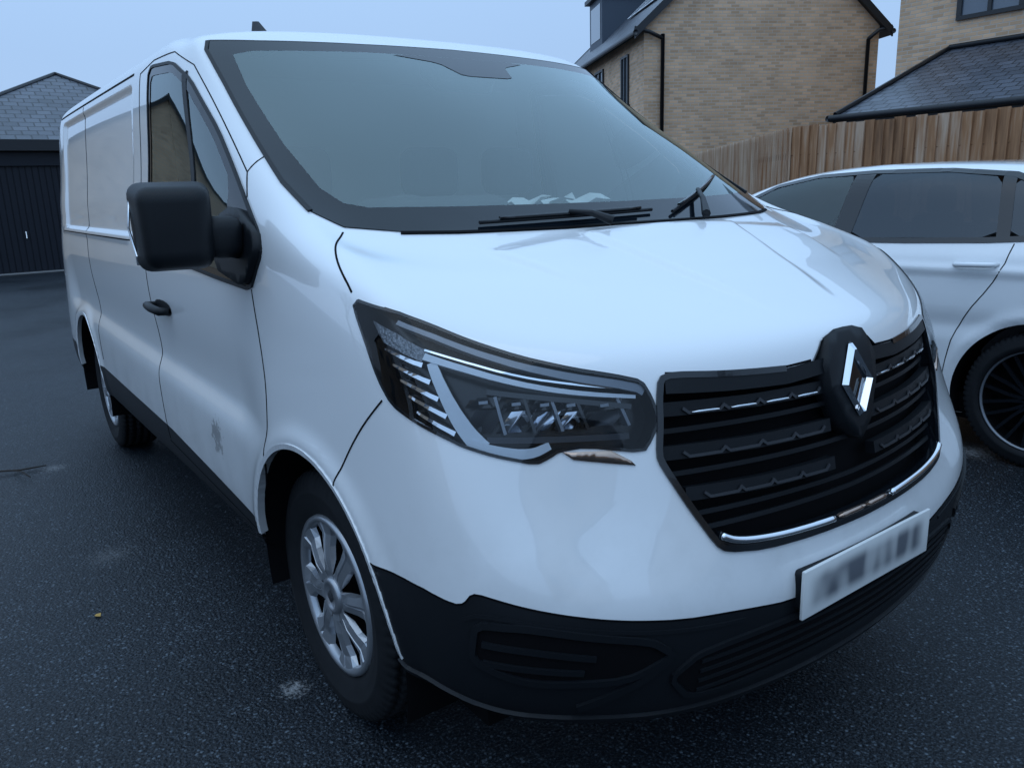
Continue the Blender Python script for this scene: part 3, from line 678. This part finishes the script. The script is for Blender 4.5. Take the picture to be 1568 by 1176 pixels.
for x0 in (-.02,-.92):
    h0=CS.cast(x0+.09,.955)[0].y
    tube("car_door_handle",[(x0,h0+.005,.955),(x0+.02,h0-.028,.957),(x0+.18,h0-.028,.963),(x0+.20,h0+.005,.965)],[.010,.013,.013,.010],M_carp,car)
for x,n_ in ((.40,"rear"),(-2.3,"front")):
    for s in (-1,1):
        r_=root("carwheel"); r_.location=(0,CY,0); wheel(r_,x,s*.90,.33,.245,.22,'alloy',n_+str(s)); r_.parent=car; r_.name="car_wheel_"+n_+("_near" if s<0 else "_far")
        VV=[];FF=[]
        for i in range(31):
            t=-.3+3.75*i/30
            for y in (.915,.5): VV.append((x+.377*math.cos(t),CY+s*y,.33+.377*math.sin(t)))
        for i in range(30): FF.append((2*i,2*i+1,2*i+3,2*i+2))
        VV.append((x,CY+s*.5,.2))
        for i in range(30): FF.append((2*i+1,2*i+3,len(VV)-1))
        mkobj("car_wheel_well_%s%d"%(n_,s),VV,FF,M_gap,car)
box("car_underside",(-3.1,CY-.82,.17),(1.0,CY+.82,.30),M_gap,car)
box("car_cabin_floor",(-1.9,CY-.72,.5),(.7,CY+.72,.75),M_int,car)
for x in (-.75,.25):
    for y in (-.38,.38): box("car_seat",(x-.06,CY+y-.24,.6),(x+.08,CY+y+.24,1.15),M_seat,car,.05); box("car_headrest",(x-.03,CY+y-.12,1.14),(x+.07,CY+y+.12,1.32),M_seat,car,.04)
# ------------------------------------------------------------------ setting materials
def nodemat(name):
    m=bpy.data.materials.new(name); m.use_nodes=True; return m,m.node_tree,m.node_tree.nodes["Principled BSDF"]
def brickmat(name,c1,c2,mort,w=.225,h=.075,ms=.010,rough=.85,bump=.4,vary=.25):
    m,nt,b=nodemat(name); uv=nt.nodes.new("ShaderNodeUVMap"); uv.uv_map="UVMap"
    br=nt.nodes.new("ShaderNodeTexBrick"); br.inputs["Scale"].default_value=1; br.inputs["Brick Width"].default_value=w; br.inputs["Row Height"].default_value=h; br.inputs["Mortar Size"].default_value=ms; br.inputs["Mortar Smooth"].default_value=.3; br.inputs["Bias"].default_value=-.1
    br.inputs["Color1"].default_value=(*c1,1); br.inputs["Color2"].default_value=(*c2,1); br.inputs["Mortar"].default_value=(*mort,1)
    nt.links.new(uv.outputs[0],br.inputs["Vector"])
    n=nt.nodes.new("ShaderNodeTexNoise"); n.inputs["Scale"].default_value=1.3; n.inputs["Detail"].default_value=6; nt.links.new(uv.outputs[0],n.inputs["Vector"])
    mr=nt.nodes.new("ShaderNodeMapRange"); mr.inputs[1].default_value=.25; mr.inputs[2].default_value=.75; mr.inputs[3].default_value=1-vary; mr.inputs[4].default_value=1+vary; nt.links.new(n.outputs["Fac"],mr.inputs[0])
    mx=nt.nodes.new("ShaderNodeMixRGB"); mx.blend_type='MULTIPLY'; mx.inputs[0].default_value=1; nt.links.new(br.outputs["Color"],mx.inputs[1]); nt.links.new(mr.outputs[0],mx.inputs[2]); nt.links.new(mx.outputs[0],b.inputs["Base Color"])
    bp=nt.nodes.new("ShaderNodeBump"); bp.inputs["Strength"].default_value=bump; bp.inputs["Distance"].default_value=.01; bp.invert=True; nt.links.new(br.outputs["Fac"],bp.inputs["Height"]); nt.links.new(bp.outputs[0],b.inputs["Normal"])
    b.inputs["Roughness"].default_value=rough; return m
M_brick=brickmat("buff_brick",(.74,.49,.31),(.48,.31,.19),(.54,.46,.38),vary=.14)
M_slate=brickmat("roof_slate",(.085,.095,.12),(.045,.052,.068),(.010,.012,.016),.28,.20,.014,.38,.9,.3)
M_black=mat("black_fascia",(.010,.012,.016),.4); M_frame=mat("window_frame_dark",(.02,.022,.025),.4)
M_wing=mat("house_window_glass",(.10,.13,.17),.05,0,1); M_clad=mat("dormer_cladding",(.05,.07,.10),.5)
M_door=mat("garage_door_black",(.009,.012,.020),.5,spec=.3)
M_solar=mat("solar_panel",(.02,.025,.04),.15,0,1)
def quad(name,p,m,parent,uvo=(0,0)):
    p=[Vector(q) for q in p]; u=(p[1]-p[0]).normalized(); n=(p[1]-p[0]).cross(p[-1]-p[0]).normalized(); v=n.cross(u)
    uv=[((q-p[0]).dot(u)+uvo[0],(q-p[0]).dot(v)+uvo[1]) for q in p]
    return mkobj(name,p,[tuple(range(len(p)))],m,parent,False,uv)
def orient_box(name,o,e1,e2,l1,l2,z0,z1,m,parent):
    o=Vector(o);a_=Vector((*e1,0))*l1;b_=Vector((*e2,0))*l2
    b0=[o,o+a_,o+a_+b_,o+b_]; VV=[q+Vector((0,0,z0)) for q in b0]+[q+Vector((0,0,z1)) for q in b0]
    return mkobj(name,VV,[(3,2,1,0),(4,5,6,7),(0,1,5,4),(1,2,6,5),(2,3,7,6),(3,0,4,7)],m,parent,False)
def V3(o,e1,a_,e2,b_,z): return Vector((o[0]+e1[0]*a_+e2[0]*b_,o[1]+e1[1]*a_+e2[1]*b_,z))
def gable_house(name,C,e1,e2,Lg,Le,ze,pitch,win_eave=(),win_gable=(),dormers=()):
    h=root(name); rise=Lg/2*math.tan(math.radians(pitch)); zr_=ze+rise; ov=.28
    p=lambda a_,b_,z:V3(C,e1,a_,e2,b_,z)
    quad("wall_gable",[p(0,0,0),p(Lg,0,0),p(Lg,0,ze),p(Lg/2,0,zr_),p(0,0,ze)],M_brick,h)
    quad("wall_gable_back",[p(Lg,Le,0),p(0,Le,0),p(0,Le,ze),p(Lg/2,Le,zr_),p(Lg,Le,ze)],M_brick,h)
    quad("wall_eave",[p(0,Le,0),p(0,0,0),p(0,0,ze),p(0,Le,ze)],M_brick,h)
    quad("wall_eave_back",[p(Lg,0,0),p(Lg,Le,0),p(Lg,Le,ze),p(Lg,0,ze)],M_brick,h)
    sl=rise/(Lg/2); zo=ze-ov*sl
    for s,(x0,xm) in enumerate(((-ov,Lg/2),(Lg+ov,Lg/2))):
        q=[p(x0,Le+.15,zo+.10),p(x0,-.15,zo+.10),p(xm,-.15,zr_+.10),p(xm,Le+.15,zr_+.10)]
        if s: q=[q[1],q[0],q[3],q[2]]
        quad("roof_slope",q,M_slate,h)
        qb=[v-Vector((0,0,.16)) for v in q]; quad("roof_soffit",qb[::-1],M_black,h)
        for bb in (-.15,Le+.15):
            A_,B_=p(x0,bb,zo),p(xm,bb,zr_); off=V3((0,0),e2,-.03 if bb<0 else .03,e1,0,0)
            mkobj("bargeboard",[A_+off-Vector((0,0,.10)),A_+off+Vector((0,0,.13)),B_+off+Vector((0,0,.13)),B_+off-Vector((0,0,.10)),A_-off-Vector((0,0,.10)),A_-off+Vector((0,0,.13)),B_-off+Vector((0,0,.13)),B_-off-Vector((0,0,.10))],[(0,1,2,3),(7,6,5,4),(1,5,6,2),(0,3,7,4),(0,4,5,1),(3,2,6,7)],M_black,h,False)
        tube("gutter",[p(x0,-.2,zo+.03),p(x0,Le+.2,zo+.03)],.065,M_black,h)
    tube("ridge",[p(Lg/2,-.15,zr_+.12),p(Lg/2,Le+.15,zr_+.12)],.08,M_slate,h,8)
    def window(org,ea,eb,a0,zb,w,ht):
        f=lambda a_,o_,z:V3(org,ea,a_,eb,o_,z)
        quad("window_pane",[f(a0,.012,zb),f(a0+w,.012,zb),f(a0+w,.012,zb+ht),f(a0,.012,zb+ht)],M_wing,h)
        t=.055
        for (x0,x1,z0,z1) in ((a0-t/2,a0+t,zb,zb+ht),(a0+w-t,a0+w+t/2,zb,zb+ht),(a0+w/2-t/2,a0+w/2+t/2,zb,zb+ht),(a0-t/2,a0+w+t/2,zb-t,zb),(a0-t/2,a0+w+t/2,zb+ht,zb+ht+t)):
            o0=f(x0,.004,0); orient_box("window_frame",(o0.x,o0.y,0),ea,eb,x1-x0,.05,z0,z1,M_frame,h)
        o0=f(a0-.1,.006,0); orient_box("window_sill",(o0.x,o0.y,0),ea,eb,w+.2,.09,zb-t-.07,zb-t-.003,M_frame,h)
    ne1=(-e1[0],-e1[1]); ne2=(-e2[0],-e2[1])
    for (a0,zb,w,ht) in win_eave: window(C,e2,ne1,a0,zb,w,ht)
    for (a0,zb,w,ht) in win_gable: window(C,e1,ne2,a0,zb,w,ht)
    for (b0,w) in dormers:
        d0=.5
        zb=ze+d0*sl
        o0=p(d0,b0,0); orient_box("dormer",(o0.x,o0.y,0),e1,e2,2.4,w,zb-.1,zb+1.55,M_clad,h)
        o1=p(d0-.15,b0-.12,0); orient_box("dormer_roof",(o1.x,o1.y,0),e1,e2,2.6,w+.24,zb+1.553,zb+1.68,M_black,h)
        f=lambda a_,z:p(d0-.012,b0+a_,z); quad("dormer_window",[f(w-.2,zb+.3),f(.2,zb+.3),f(.2,zb+1.35),f(w-.2,zb+1.35)],M_wing,h)
    return h,p,zo,sl,ze
e1=(.471,.882); e2=(-.882,.471); C1=(-13.15,13.68)
h1,p1,zo,sl,ze=gable_house("brick_house",C1,e1,e2,6.3,9.5,5.25,42,win_eave=((1.3,3.55,.62,1.15),(3.9,3.55,.9,1.15),(1.3,.9,.9,1.2)),dormers=((6.0,1.6),))
for a_ in (.45,5.95):
    tube("downpipe",[p1(a_,-.10,5.0 if a_<3 else 4.85),p1(a_,-.10,0)],.05,M_black,h1,8)
tube("downpipe_neck",[p1(-.28,-.10,5.15),p1(.1,-.12,5.05),p1(.45,-.10,4.9)],.05,M_black,h1,8)
tube("downpipe_neck",[p1(6.58,-.10,5.15),p1(6.2,-.12,5.05),p1(5.95,-.10,4.85)],.05,M_black,h1,8)
for k in range(3):
    b0=1.3+k*1.08; q=[p1(.9,b0+1.0,ze+.9*sl+.17),p1(.9,b0,ze+.9*sl+.17),p1(2.1,b0,ze+2.1*sl+.17),p1(2.1,b0+1.0,ze+2.1*sl+.17)]
    quad("solar_panel",q,M_solar,h1)
    for i in range(4): tube("solar_frame",[q[i],q[(i+1)%4]],.02,M_dash,h1,4)
h2=root("brick_house")
def q2(nm,p,m): return quad(nm,p,m,h2)
q2("wall_front",[(-7.55,15.4,0),(7,15.4,0),(7,15.4,6.2),(-7.55,15.4,6.2)],M_brick)
q2("wall_side",[(-7.55,23,0),(-7.55,15.4,0),(-7.55,15.4,6.2),(-7.55,19.2,9.4),(-7.55,23,6.2)],M_brick)
q2("wall_back",[(7,23,0),(-7.55,23,0),(-7.55,23,6.2),(7,23,6.2)],M_brick)
q2("roof_slope",[(-7.8,15.0,6.0),(7.2,15.0,6.0),(7.2,19.2,9.5),(-7.8,19.2,9.5)],M_slate)
q2("roof_slope_back",[(7.2,23.4,6.0),(-7.8,23.4,6.0),(-7.8,19.2,9.5),(7.2,19.2,9.5)],M_slate)
EL=(-6.95,12.35,2.5)
q2("leanto_roof",[EL,(7,12.35,2.5),(7,15.397,3.80),(-6.45,15.397,3.80)],M_slate)
q2("leanto_hip",[(-6.95,15.397,2.5),EL,(-6.45,15.397,3.80)],M_slate)
q2("leanto_wall",[(-6.6,12.75,0),(7,12.75,0),(7,12.75,2.45),(-6.6,12.75,2.45)],M_brick)
q2("leanto_side",[(-6.6,15.39,0),(-6.6,12.75,0),(-6.6,12.75,2.45),(-6.6,15.39,2.45)],M_brick)
box("leanto_fascia",(-6.97,12.31,2.27),(7,12.36,2.47),M_black,h2); box("leanto_fascia_side",(-6.98,12.365,2.27),(-6.94,15.39,2.47),M_black,h2)
box("leanto_soffit",(-6.93,12.37,2.27),(7,12.74,2.29),M_black,h2)
tube("leanto_gutter",[(-7.0,12.25,2.46),(7,12.25,2.46)],.06,M_black,h2); tube("leanto_gutter_side",[(-7.03,12.25,2.46),(-7.03,15.39,2.46)],.06,M_black,h2)
tube("hip_tiles",[(-6.95,12.35,2.53),(-6.45,15.397,3.83)],.05,M_slate,h2,6); tube("flashing",[(-6.45,15.35,3.83),(7,15.35,3.83)],.05,M_black,h2,6)
for x0 in (-6.35,-1.0):
    q2("window_pane",[(x0,15.385,4.38),(x0+1.15,15.385,4.38),(x0+1.15,15.385,5.6),(x0,15.385,5.6)],M_wing)
    for (a0,a1,z0,z1) in ((x0-.03,x0+.06,4.38,5.6),(x0+1.09,x0+1.18,4.38,5.6),(x0+.54,x0+.61,4.38,5.6),(x0-.03,x0+1.18,4.30,4.377),(x0-.03,x0+1.18,5.603,5.68)): box("window_frame",(a0,15.34,z0),(a1,15.398,z1),M_frame,h2)
# garage
g=root("garage"); GX=-17.5
gy0,gy1=-1.5,4.6
quad("wall_front",[(GX,gy0,0),(GX,gy1,0),(GX,gy1,2.62),(GX,gy0,2.62)],M_door,g)
for s,yy in ((0,gy0),(1,gy1)): quad("wall_side",[(GX,yy,0),(GX-6,yy,0),(GX-6,yy,2.62),(GX,yy,2.62)],M_brick,g)
for y0 in np.arange(gy0,gy1,.115): box("door_rib",(GX+.003,y0,.03),(GX+.022,y0+.09,2.15),M_door,g)
box("door_header",(GX+.003,gy0,2.16),(GX+.08,gy1,2.42),M_door,g); box("fascia",(GX+.2,gy0-.3,2.45),(GX+.24,gy1+.3,2.66),M_black,g)
box("soffit",(GX+.003,gy0-.3,2.44),(GX+.197,gy1+.3,2.46),M_black,g)
box("threshold",(GX+.023,gy0,.004),(GX+.12,gy1,.03),mat("concrete_sill",(.25,.25,.25),.9),g)
tube("door_handle",[(GX+.06,.15,.72),(GX+.06,.15,.86)],.02,M_dash,g,6)
ap=(-20.3,1.55,4.34); ev=[(GX+.25,gy0-.35,2.66),(GX+.25,gy1+.35,2.66),(GX-6.0,gy1+.35,2.66),(GX-6.0,gy0-.35,2.66)]
for i in range(4): quad("roof_slope",[ev[i],ev[(i+1)%4],ap],M_slate,g); tube("hip",[ev[i],ap],.05,M_slate,g,6)
gable_house("brick_house",(-25.5,-10.5),(0,1),(-1,0),8.5,9,3.0,35)
# houses across the parking court (seen only as reflections in the van)
gable_house("brick_house",(-6,-17),(-.98,-.17),(.17,-.98),7,10,5.2,38,win_eave=((2,3.6,1.2,1.2),(6,3.6,1.2,1.2)),win_gable=((1.2,3.4,1.3,1.2),(4.2,3.4,1.3,1.2),(1.2,.9,1.3,1.2)))
gable_house("brick_house",(6,-19),(-.98,-.17),(.17,-.98),7,10,5.2,38,win_gable=((1.2,3.4,1.3,1.2),(4.2,3.4,1.3,1.2)))
gable_house("brick_house",(19,-9),(-.1,.99),(.99,.1),7,10,5.2,38,win_gable=((1.2,3.4,1.3,1.2),(4.2,3.4,1.3,1.2),(1.2,.9,1.3,1.2)))
gable_house("brick_house",(21,4),(-.1,.99),(.99,.1),7,10,5.2,38,win_gable=((1.2,3.4,1.3,1.2),(4.2,3.4,1.3,1.2)))
# bare trees across the court
M_bark=mat("bark",(.05,.042,.036),.9,noise=(12,.3))
def bare_tree(x,y,H):
    t=root("bare_tree"); VV=[];FF=[]
    def limb(p,d,L,r,dep):
        q=p+d*L; k=len(VV); n=5
        a=d.cross(Vector((.3,.2,1)) if abs(d.z)<.9 else Vector((1,0,0))).normalized(); b=d.cross(a)
        for pp,rr in ((p,r),(q,r*.62)):
            for j in range(n): VV.append(pp+a*math.cos(2*math.pi*j/n)*rr+b*math.sin(2*math.pi*j/n)*rr)
        for j in range(n): FF.append((k+j,k+(j+1)%n,k+n+(j+1)%n,k+n+j))
        if dep>0:
            for _ in range(3 if dep>1 else 4):
                nd=(d+Vector((random.uniform(-.8,.8),random.uniform(-.8,.8),random.uniform(-.1,.6)))).normalized(); limb(q,nd,L*random.uniform(.6,.8),r*.58,dep-1)
    limb(Vector((x,y,0)),Vector((0,0,1)),H*.3,.16,5); mkobj("branches",VV,FF,M_bark,t)
bare_tree(-13.5,-11,8); bare_tree(0,-14.5,7)
# fence
M_wood,nt,b=nodemat("fence_wood"); oi=nt.nodes.new("ShaderNodeAttribute"); oi.attribute_name="tone"
tc=nt.nodes.new("ShaderNodeTexCoord"); mp=nt.nodes.new("ShaderNodeMapping"); mp.inputs["Scale"].default_value=(14,14,1.2); n=nt.nodes.new("ShaderNodeTexNoise"); n.inputs["Scale"].default_value=2; n.inputs["Detail"].default_value=5
nt.links.new(tc.outputs["Object"],mp.inputs[0]); nt.links.new(mp.outputs[0],n.inputs["Vector"])
ad=nt.nodes.new("ShaderNodeMath"); ad.operation='MULTIPLY_ADD'; ad.inputs[1].default_value=.7; nt.links.new(n.outputs["Fac"],ad.inputs[0])
s_=nt.nodes.new("ShaderNodeSeparateColor"); nt.links.new(oi.outputs["Color"],s_.inputs[0]); nt.links.new(s_.outputs[0],ad.inputs[2])
cr=nt.nodes.new("ShaderNodeValToRGB"); cr.color_ramp.elements[0].position=.25; cr.color_ramp.elements[0].color=(.10,.048,.024,1); cr.color_ramp.elements[1].position=1.0; cr.color_ramp.elements[1].color=(.62,.50,.39,1)
e=cr.color_ramp.elements.new(.6); e.color=(.36,.185,.09,1)
nt.links.new(ad.outputs[0],cr.inputs[0]); nt.links.new(cr.outputs[0],b.inputs["Base Color"]); b.inputs["Roughness"].default_value=.85
fence=root("wooden_fence")
def fence_run(P0,P1,H,light):
    P0=Vector((*P0,0));P1=Vector((*P1,0)); d_=(P1-P0); L=d_.length; d_.normalize(); n_=Vector((d_.y,-d_.x,0)); VV=[];FF=[];tone=[]
    k=int(L/.105)
    for i in range(k):
        a0=i*L/k; t=.0+random.uniform(-.07,.18)+light(a0/L); dz=random.uniform(-.012,.012)
        q=P0+d_*a0; w=L/k+.015
        b0=len(VV)
        for z in (.12,H+dz):
            for p_ in (q+n_*.0,q+d_*w+n_*.012,q+d_*w+n_*.034,q+n_*.006): VV.append(p_+Vector((0,0,z)))
        FF+= [(b0,b0+1,b0+5,b0+4),(b0+1,b0+2,b0+6,b0+5),(b0+2,b0+3,b0+7,b0+6),(b0+3,b0,b0+4,b0+7),(b0+4,b0+5,b0+6,b0+7)]; tone+=[t]*5
    o=mkobj("boards",VV,FF,M_wood,fence,False); at=o.data.attributes.new("tone",'FLOAT_COLOR','FACE')
    for i,t in enumerate(tone): at.data[i].color=(t,t,t,1)
    for i in range(0,int(L/2.4)+1):
        q=P0+d_*min(L,i*2.4)-n_*.06; box("post",(q.x-.05,q.y-.05,0),(q.x+.05,q.y+.05,H-.05),M_wood,fence)
    for z in (.35,1.0,1.65):
        q=P0-n_*.02;r_=P1-n_*.02; tube("rail",[q+Vector((0,0,z)),r_+Vector((0,0,z))],.035,M_wood,fence,4)
fence_run((-9.0,10.9),(-3.7,6.38),1.95,lambda t:.50-.10*t)
fence_run((-3.7,6.38),(7,6.38),1.95,lambda t:.12+.18*math.sin(t*31)**2)
# ------------------------------------------------------------------ ground
M_asph,nt,b=nodemat("wet_asphalt")
tc=nt.nodes.new("ShaderNodeTexCoord")
def N(t,**k):
    n=nt.nodes.new(t)
    for a_,v in k.items(): n.inputs[a_].default_value=v
    return n
def noise(s,d=5,r=.5):
    n=N("ShaderNodeTexNoise",Scale=s,Detail=d,Roughness=r); nt.links.new(tc.outputs["Object"],n.inputs["Vector"]); return n
nf=noise(140,2,.7); nl=noise(.9,3)
cr=N("ShaderNodeValToRGB"); cr.color_ramp.elements[0].position=.42; cr.color_ramp.elements[0].color=(.0035,.005,.0075,1); cr.color_ramp.elements[1].position=.70; cr.color_ramp.elements[1].color=(.080,.10,.125,1)
e=cr.color_ramp.elements.new(.56); e.color=(.011,.0155,.021,1)
nt.links.new(nf.outputs["Fac"],cr.inputs[0])
def mrr(src,a_,b_,c_,d_):
    q=N("ShaderNodeMapRange"); q.inputs[1].default_value=a_;q.inputs[2].default_value=b_;q.inputs[3].default_value=c_;q.inputs[4].default_value=d_; nt.links.new(src,q.inputs[0]); return q.outputs[0]
# light stone chips in the aggregate
vo=N("ShaderNodeTexVoronoi",Scale=95); nt.links.new(tc.outputs["Object"],vo.inputs["Vector"])
sc_=N("ShaderNodeSeparateColor"); nt.links.new(vo.outputs["Color"],sc_.inputs[0])
chip=N("ShaderNodeMath"); chip.operation='MULTIPLY'; nt.links.new(mrr(sc_.outputs[0],.78,.97,0,1),chip.inputs[0]); nt.links.new(mrr(vo.outputs["Distance"],.30,.50,1,0),chip.inputs[1])
lm=mrr(nl.outputs["Fac"],.3,.7,.75,1.3)
mx=N("ShaderNodeMixRGB"); mx.blend_type='MULTIPLY'; mx.inputs[0].default_value=1; nt.links.new(cr.outputs[0],mx.inputs[1]); nt.links.new(lm,mx.inputs[2])
mc=N("ShaderNodeMixRGB"); nt.links.new(chip.outputs[0],mc.inputs[0]); nt.links.new(mx.outputs[0],mc.inputs[1]); mc.inputs[2].default_value=(.10,.125,.15,1)
prev=mc.outputs[0]; nn=noise(60,5,.8)
for (cx,cy,rad,st) in ((-.17,-.97,.13,.6),(.12,2.55,.35,.5),(-2.9,-1.25,.22,.25),(-1.5,-1.22,.3,.12)):
    vm=N("ShaderNodeVectorMath"); vm.operation='DISTANCE'; nt.links.new(tc.outputs["Object"],vm.inputs[0]); vm.inputs[1].default_value=(cx,cy,0)
    f_=mrr(vm.outputs["Value"],0,rad,.52,0); th=N("ShaderNodeMath"); th.operation='ADD'; nt.links.new(f_,th.inputs[0]); nt.links.new(nn.outputs["Fac"],th.inputs[1])
    f2=mrr(th.outputs[0],.86,1.02,0,st); m2=N("ShaderNodeMixRGB"); nt.links.new(f2,m2.inputs[0]); nt.links.new(prev,m2.inputs[1]); m2.inputs[2].default_value=(.45,.46,.47,1); prev=m2.outputs[0]
nt.links.new(prev,b.inputs["Base Color"]); b.inputs["Specular IOR Level"].default_value=.26
nt.links.new(mrr(nl.outputs["Fac"],.3,.7,.28,.50),b.inputs["Roughness"])
bp0=N("ShaderNodeBump",Strength=.6,Distance=.004); bp0.invert=True; nt.links.new(vo.outputs["Distance"],bp0.inputs["Height"])
ng=noise(120,3,.65); bp=N("ShaderNodeBump",Strength=.8,Distance=.005); nt.links.new(ng.outputs["Fac"],bp.inputs["Height"]); nt.links.new(bp0.outputs[0],bp.inputs["Normal"]); nt.links.new(bp.outputs[0],b.inputs["Normal"])
gs=[-400,-60,-20,20,60,400]; VV=[(x,y,0) for x in gs for y in gs]; FF=[(i*6+j,(i+1)*6+j,(i+1)*6+j+1,i*6+j+1) for i in range(5) for j in range(5)]
mkobj("asphalt_ground",VV,FF,M_asph)
M_twig=mat("twig_brown",(.03,.022,.018),.8); tw=root("fallen_twig")
tube("stem",[(-3.05,-1.62,.01),(-2.98,-1.5,.02),(-2.95,-1.40,.012),(-2.93,-1.28,.015)],[.003,.005,.005,.003],M_twig,tw,6); tube("fork",[(-2.96,-1.44,.015),(-2.85,-1.40,.03),(-2.78,-1.37,.012)],.003,M_twig,tw,6)
M_leaf=mat("leaf_yellow",(.45,.27,.05),.6); lf=[(-1.015,-1.35,.004),(-1.0,-1.337,.010),(-.982,-1.342,.006),(-.988,-1.356,.009),(-1.003,-1.358,.005)]
mkobj("fallen_leaf",lf,[(0,1,3,4),(1,2,3)],M_leaf)
# ------------------------------------------------------------------ camera, light
yaw,pit,rol,f=2.5133,-.2408,-.0326,1211.65
fw=Vector((math.cos(pit)*math.cos(yaw),math.cos(pit)*math.sin(yaw),math.sin(pit)))
r=fw.cross(Vector((0,0,1))).normalized(); u=r.cross(fw)
r2=r*math.cos(rol)+u*math.sin(rol); u2=-r*math.sin(rol)+u*math.cos(rol)
cam=bpy.data.cameras.new("camera"); cam.sensor_width=36; cam.lens=36*f/1568; cam.clip_end=2000; cam.clip_start=.05
co=bpy.data.objects.new("camera",cam)
Mx=Matrix((r2,u2,-fw)).transposed().to_4x4(); Mx.translation=Vector((1.8528,-1.6244,1.3827)); co.matrix_world=Mx
sc.collection.objects.link(co); sc.camera=co
w=bpy.data.worlds.new("World"); sc.world=w; w.use_nodes=True; nt=w.node_tree; nt.nodes.clear()
out=nt.nodes.new("ShaderNodeOutputWorld"); add=nt.nodes.new("ShaderNodeAddShader"); b1=nt.nodes.new("ShaderNodeBackground"); b2=nt.nodes.new("ShaderNodeBackground")
sky=nt.nodes.new("ShaderNodeTexSky"); sky.sky_type='NISHITA'; sky.sun_disc=False; sky.sun_elevation=math.radians(60); sky.sun_rotation=math.radians(200); sky.dust_density=2
b1.inputs[1].default_value=.02; nt.links.new(sky.outputs[0],b1.inputs[0])
tc=nt.nodes.new("ShaderNodeTexCoord"); sx=nt.nodes.new("ShaderNodeSeparateXYZ"); nt.links.new(tc.outputs["Generated"],sx.inputs[0])
cr=nt.nodes.new("ShaderNodeValToRGB"); cr.color_ramp.elements[0].position=0; cr.color_ramp.elements[0].color=(.325,.49,.78,1); cr.color_ramp.elements[1].position=1; cr.color_ramp.elements[1].color=(.455,.70,1.0,1)
nz=nt.nodes.new("ShaderNodeTexNoise"); nz.inputs["Scale"].default_value=1.6; nz.inputs["Detail"].default_value=4; nt.links.new(tc.outputs["Generated"],nz.inputs["Vector"])
ma=nt.nodes.new("ShaderNodeMath"); ma.operation='MULTIPLY_ADD'; ma.inputs[1].default_value=.35; nt.links.new(nz.outputs["Fac"],ma.inputs[0])
mb=nt.nodes.new("ShaderNodeMath"); mb.operation='SUBTRACT'; mb.inputs[1].default_value=.11; nt.links.new(sx.outputs["Z"],mb.inputs[0]); nt.links.new(mb.outputs[0],ma.inputs[2]); nt.links.new(ma.outputs[0],cr.inputs[0])
# overcast: the cloud deck is brighter overhead than at the horizon
st=nt.nodes.new("ShaderNodeMapRange"); st.inputs[1].default_value=.15; st.inputs[2].default_value=1; st.inputs[3].default_value=.98; st.inputs[4].default_value=1.5; nt.links.new(sx.outputs["Z"],st.inputs[0]); nt.links.new(st.outputs[0],b2.inputs[1])
nt.links.new(cr.outputs[0],b2.inputs[0])
nt.links.new(b1.outputs[0],add.inputs[0]); nt.links.new(b2.outputs[0],add.inputs[1]); nt.links.new(add.outputs[0],out.inputs[0])
sl_=bpy.data.lights.new("sun",'SUN'); sl_.energy=.2; sl_.angle=math.radians(40); sl_.color=(.95,.98,1); so=bpy.data.objects.new("sun",sl_); sc.collection.objects.link(so)
so.rotation_euler=(math.radians(20),0,math.radians(60))
sc.view_settings.view_transform='Standard'; sc.view_settings.look='None'; sc.view_settings.exposure=0
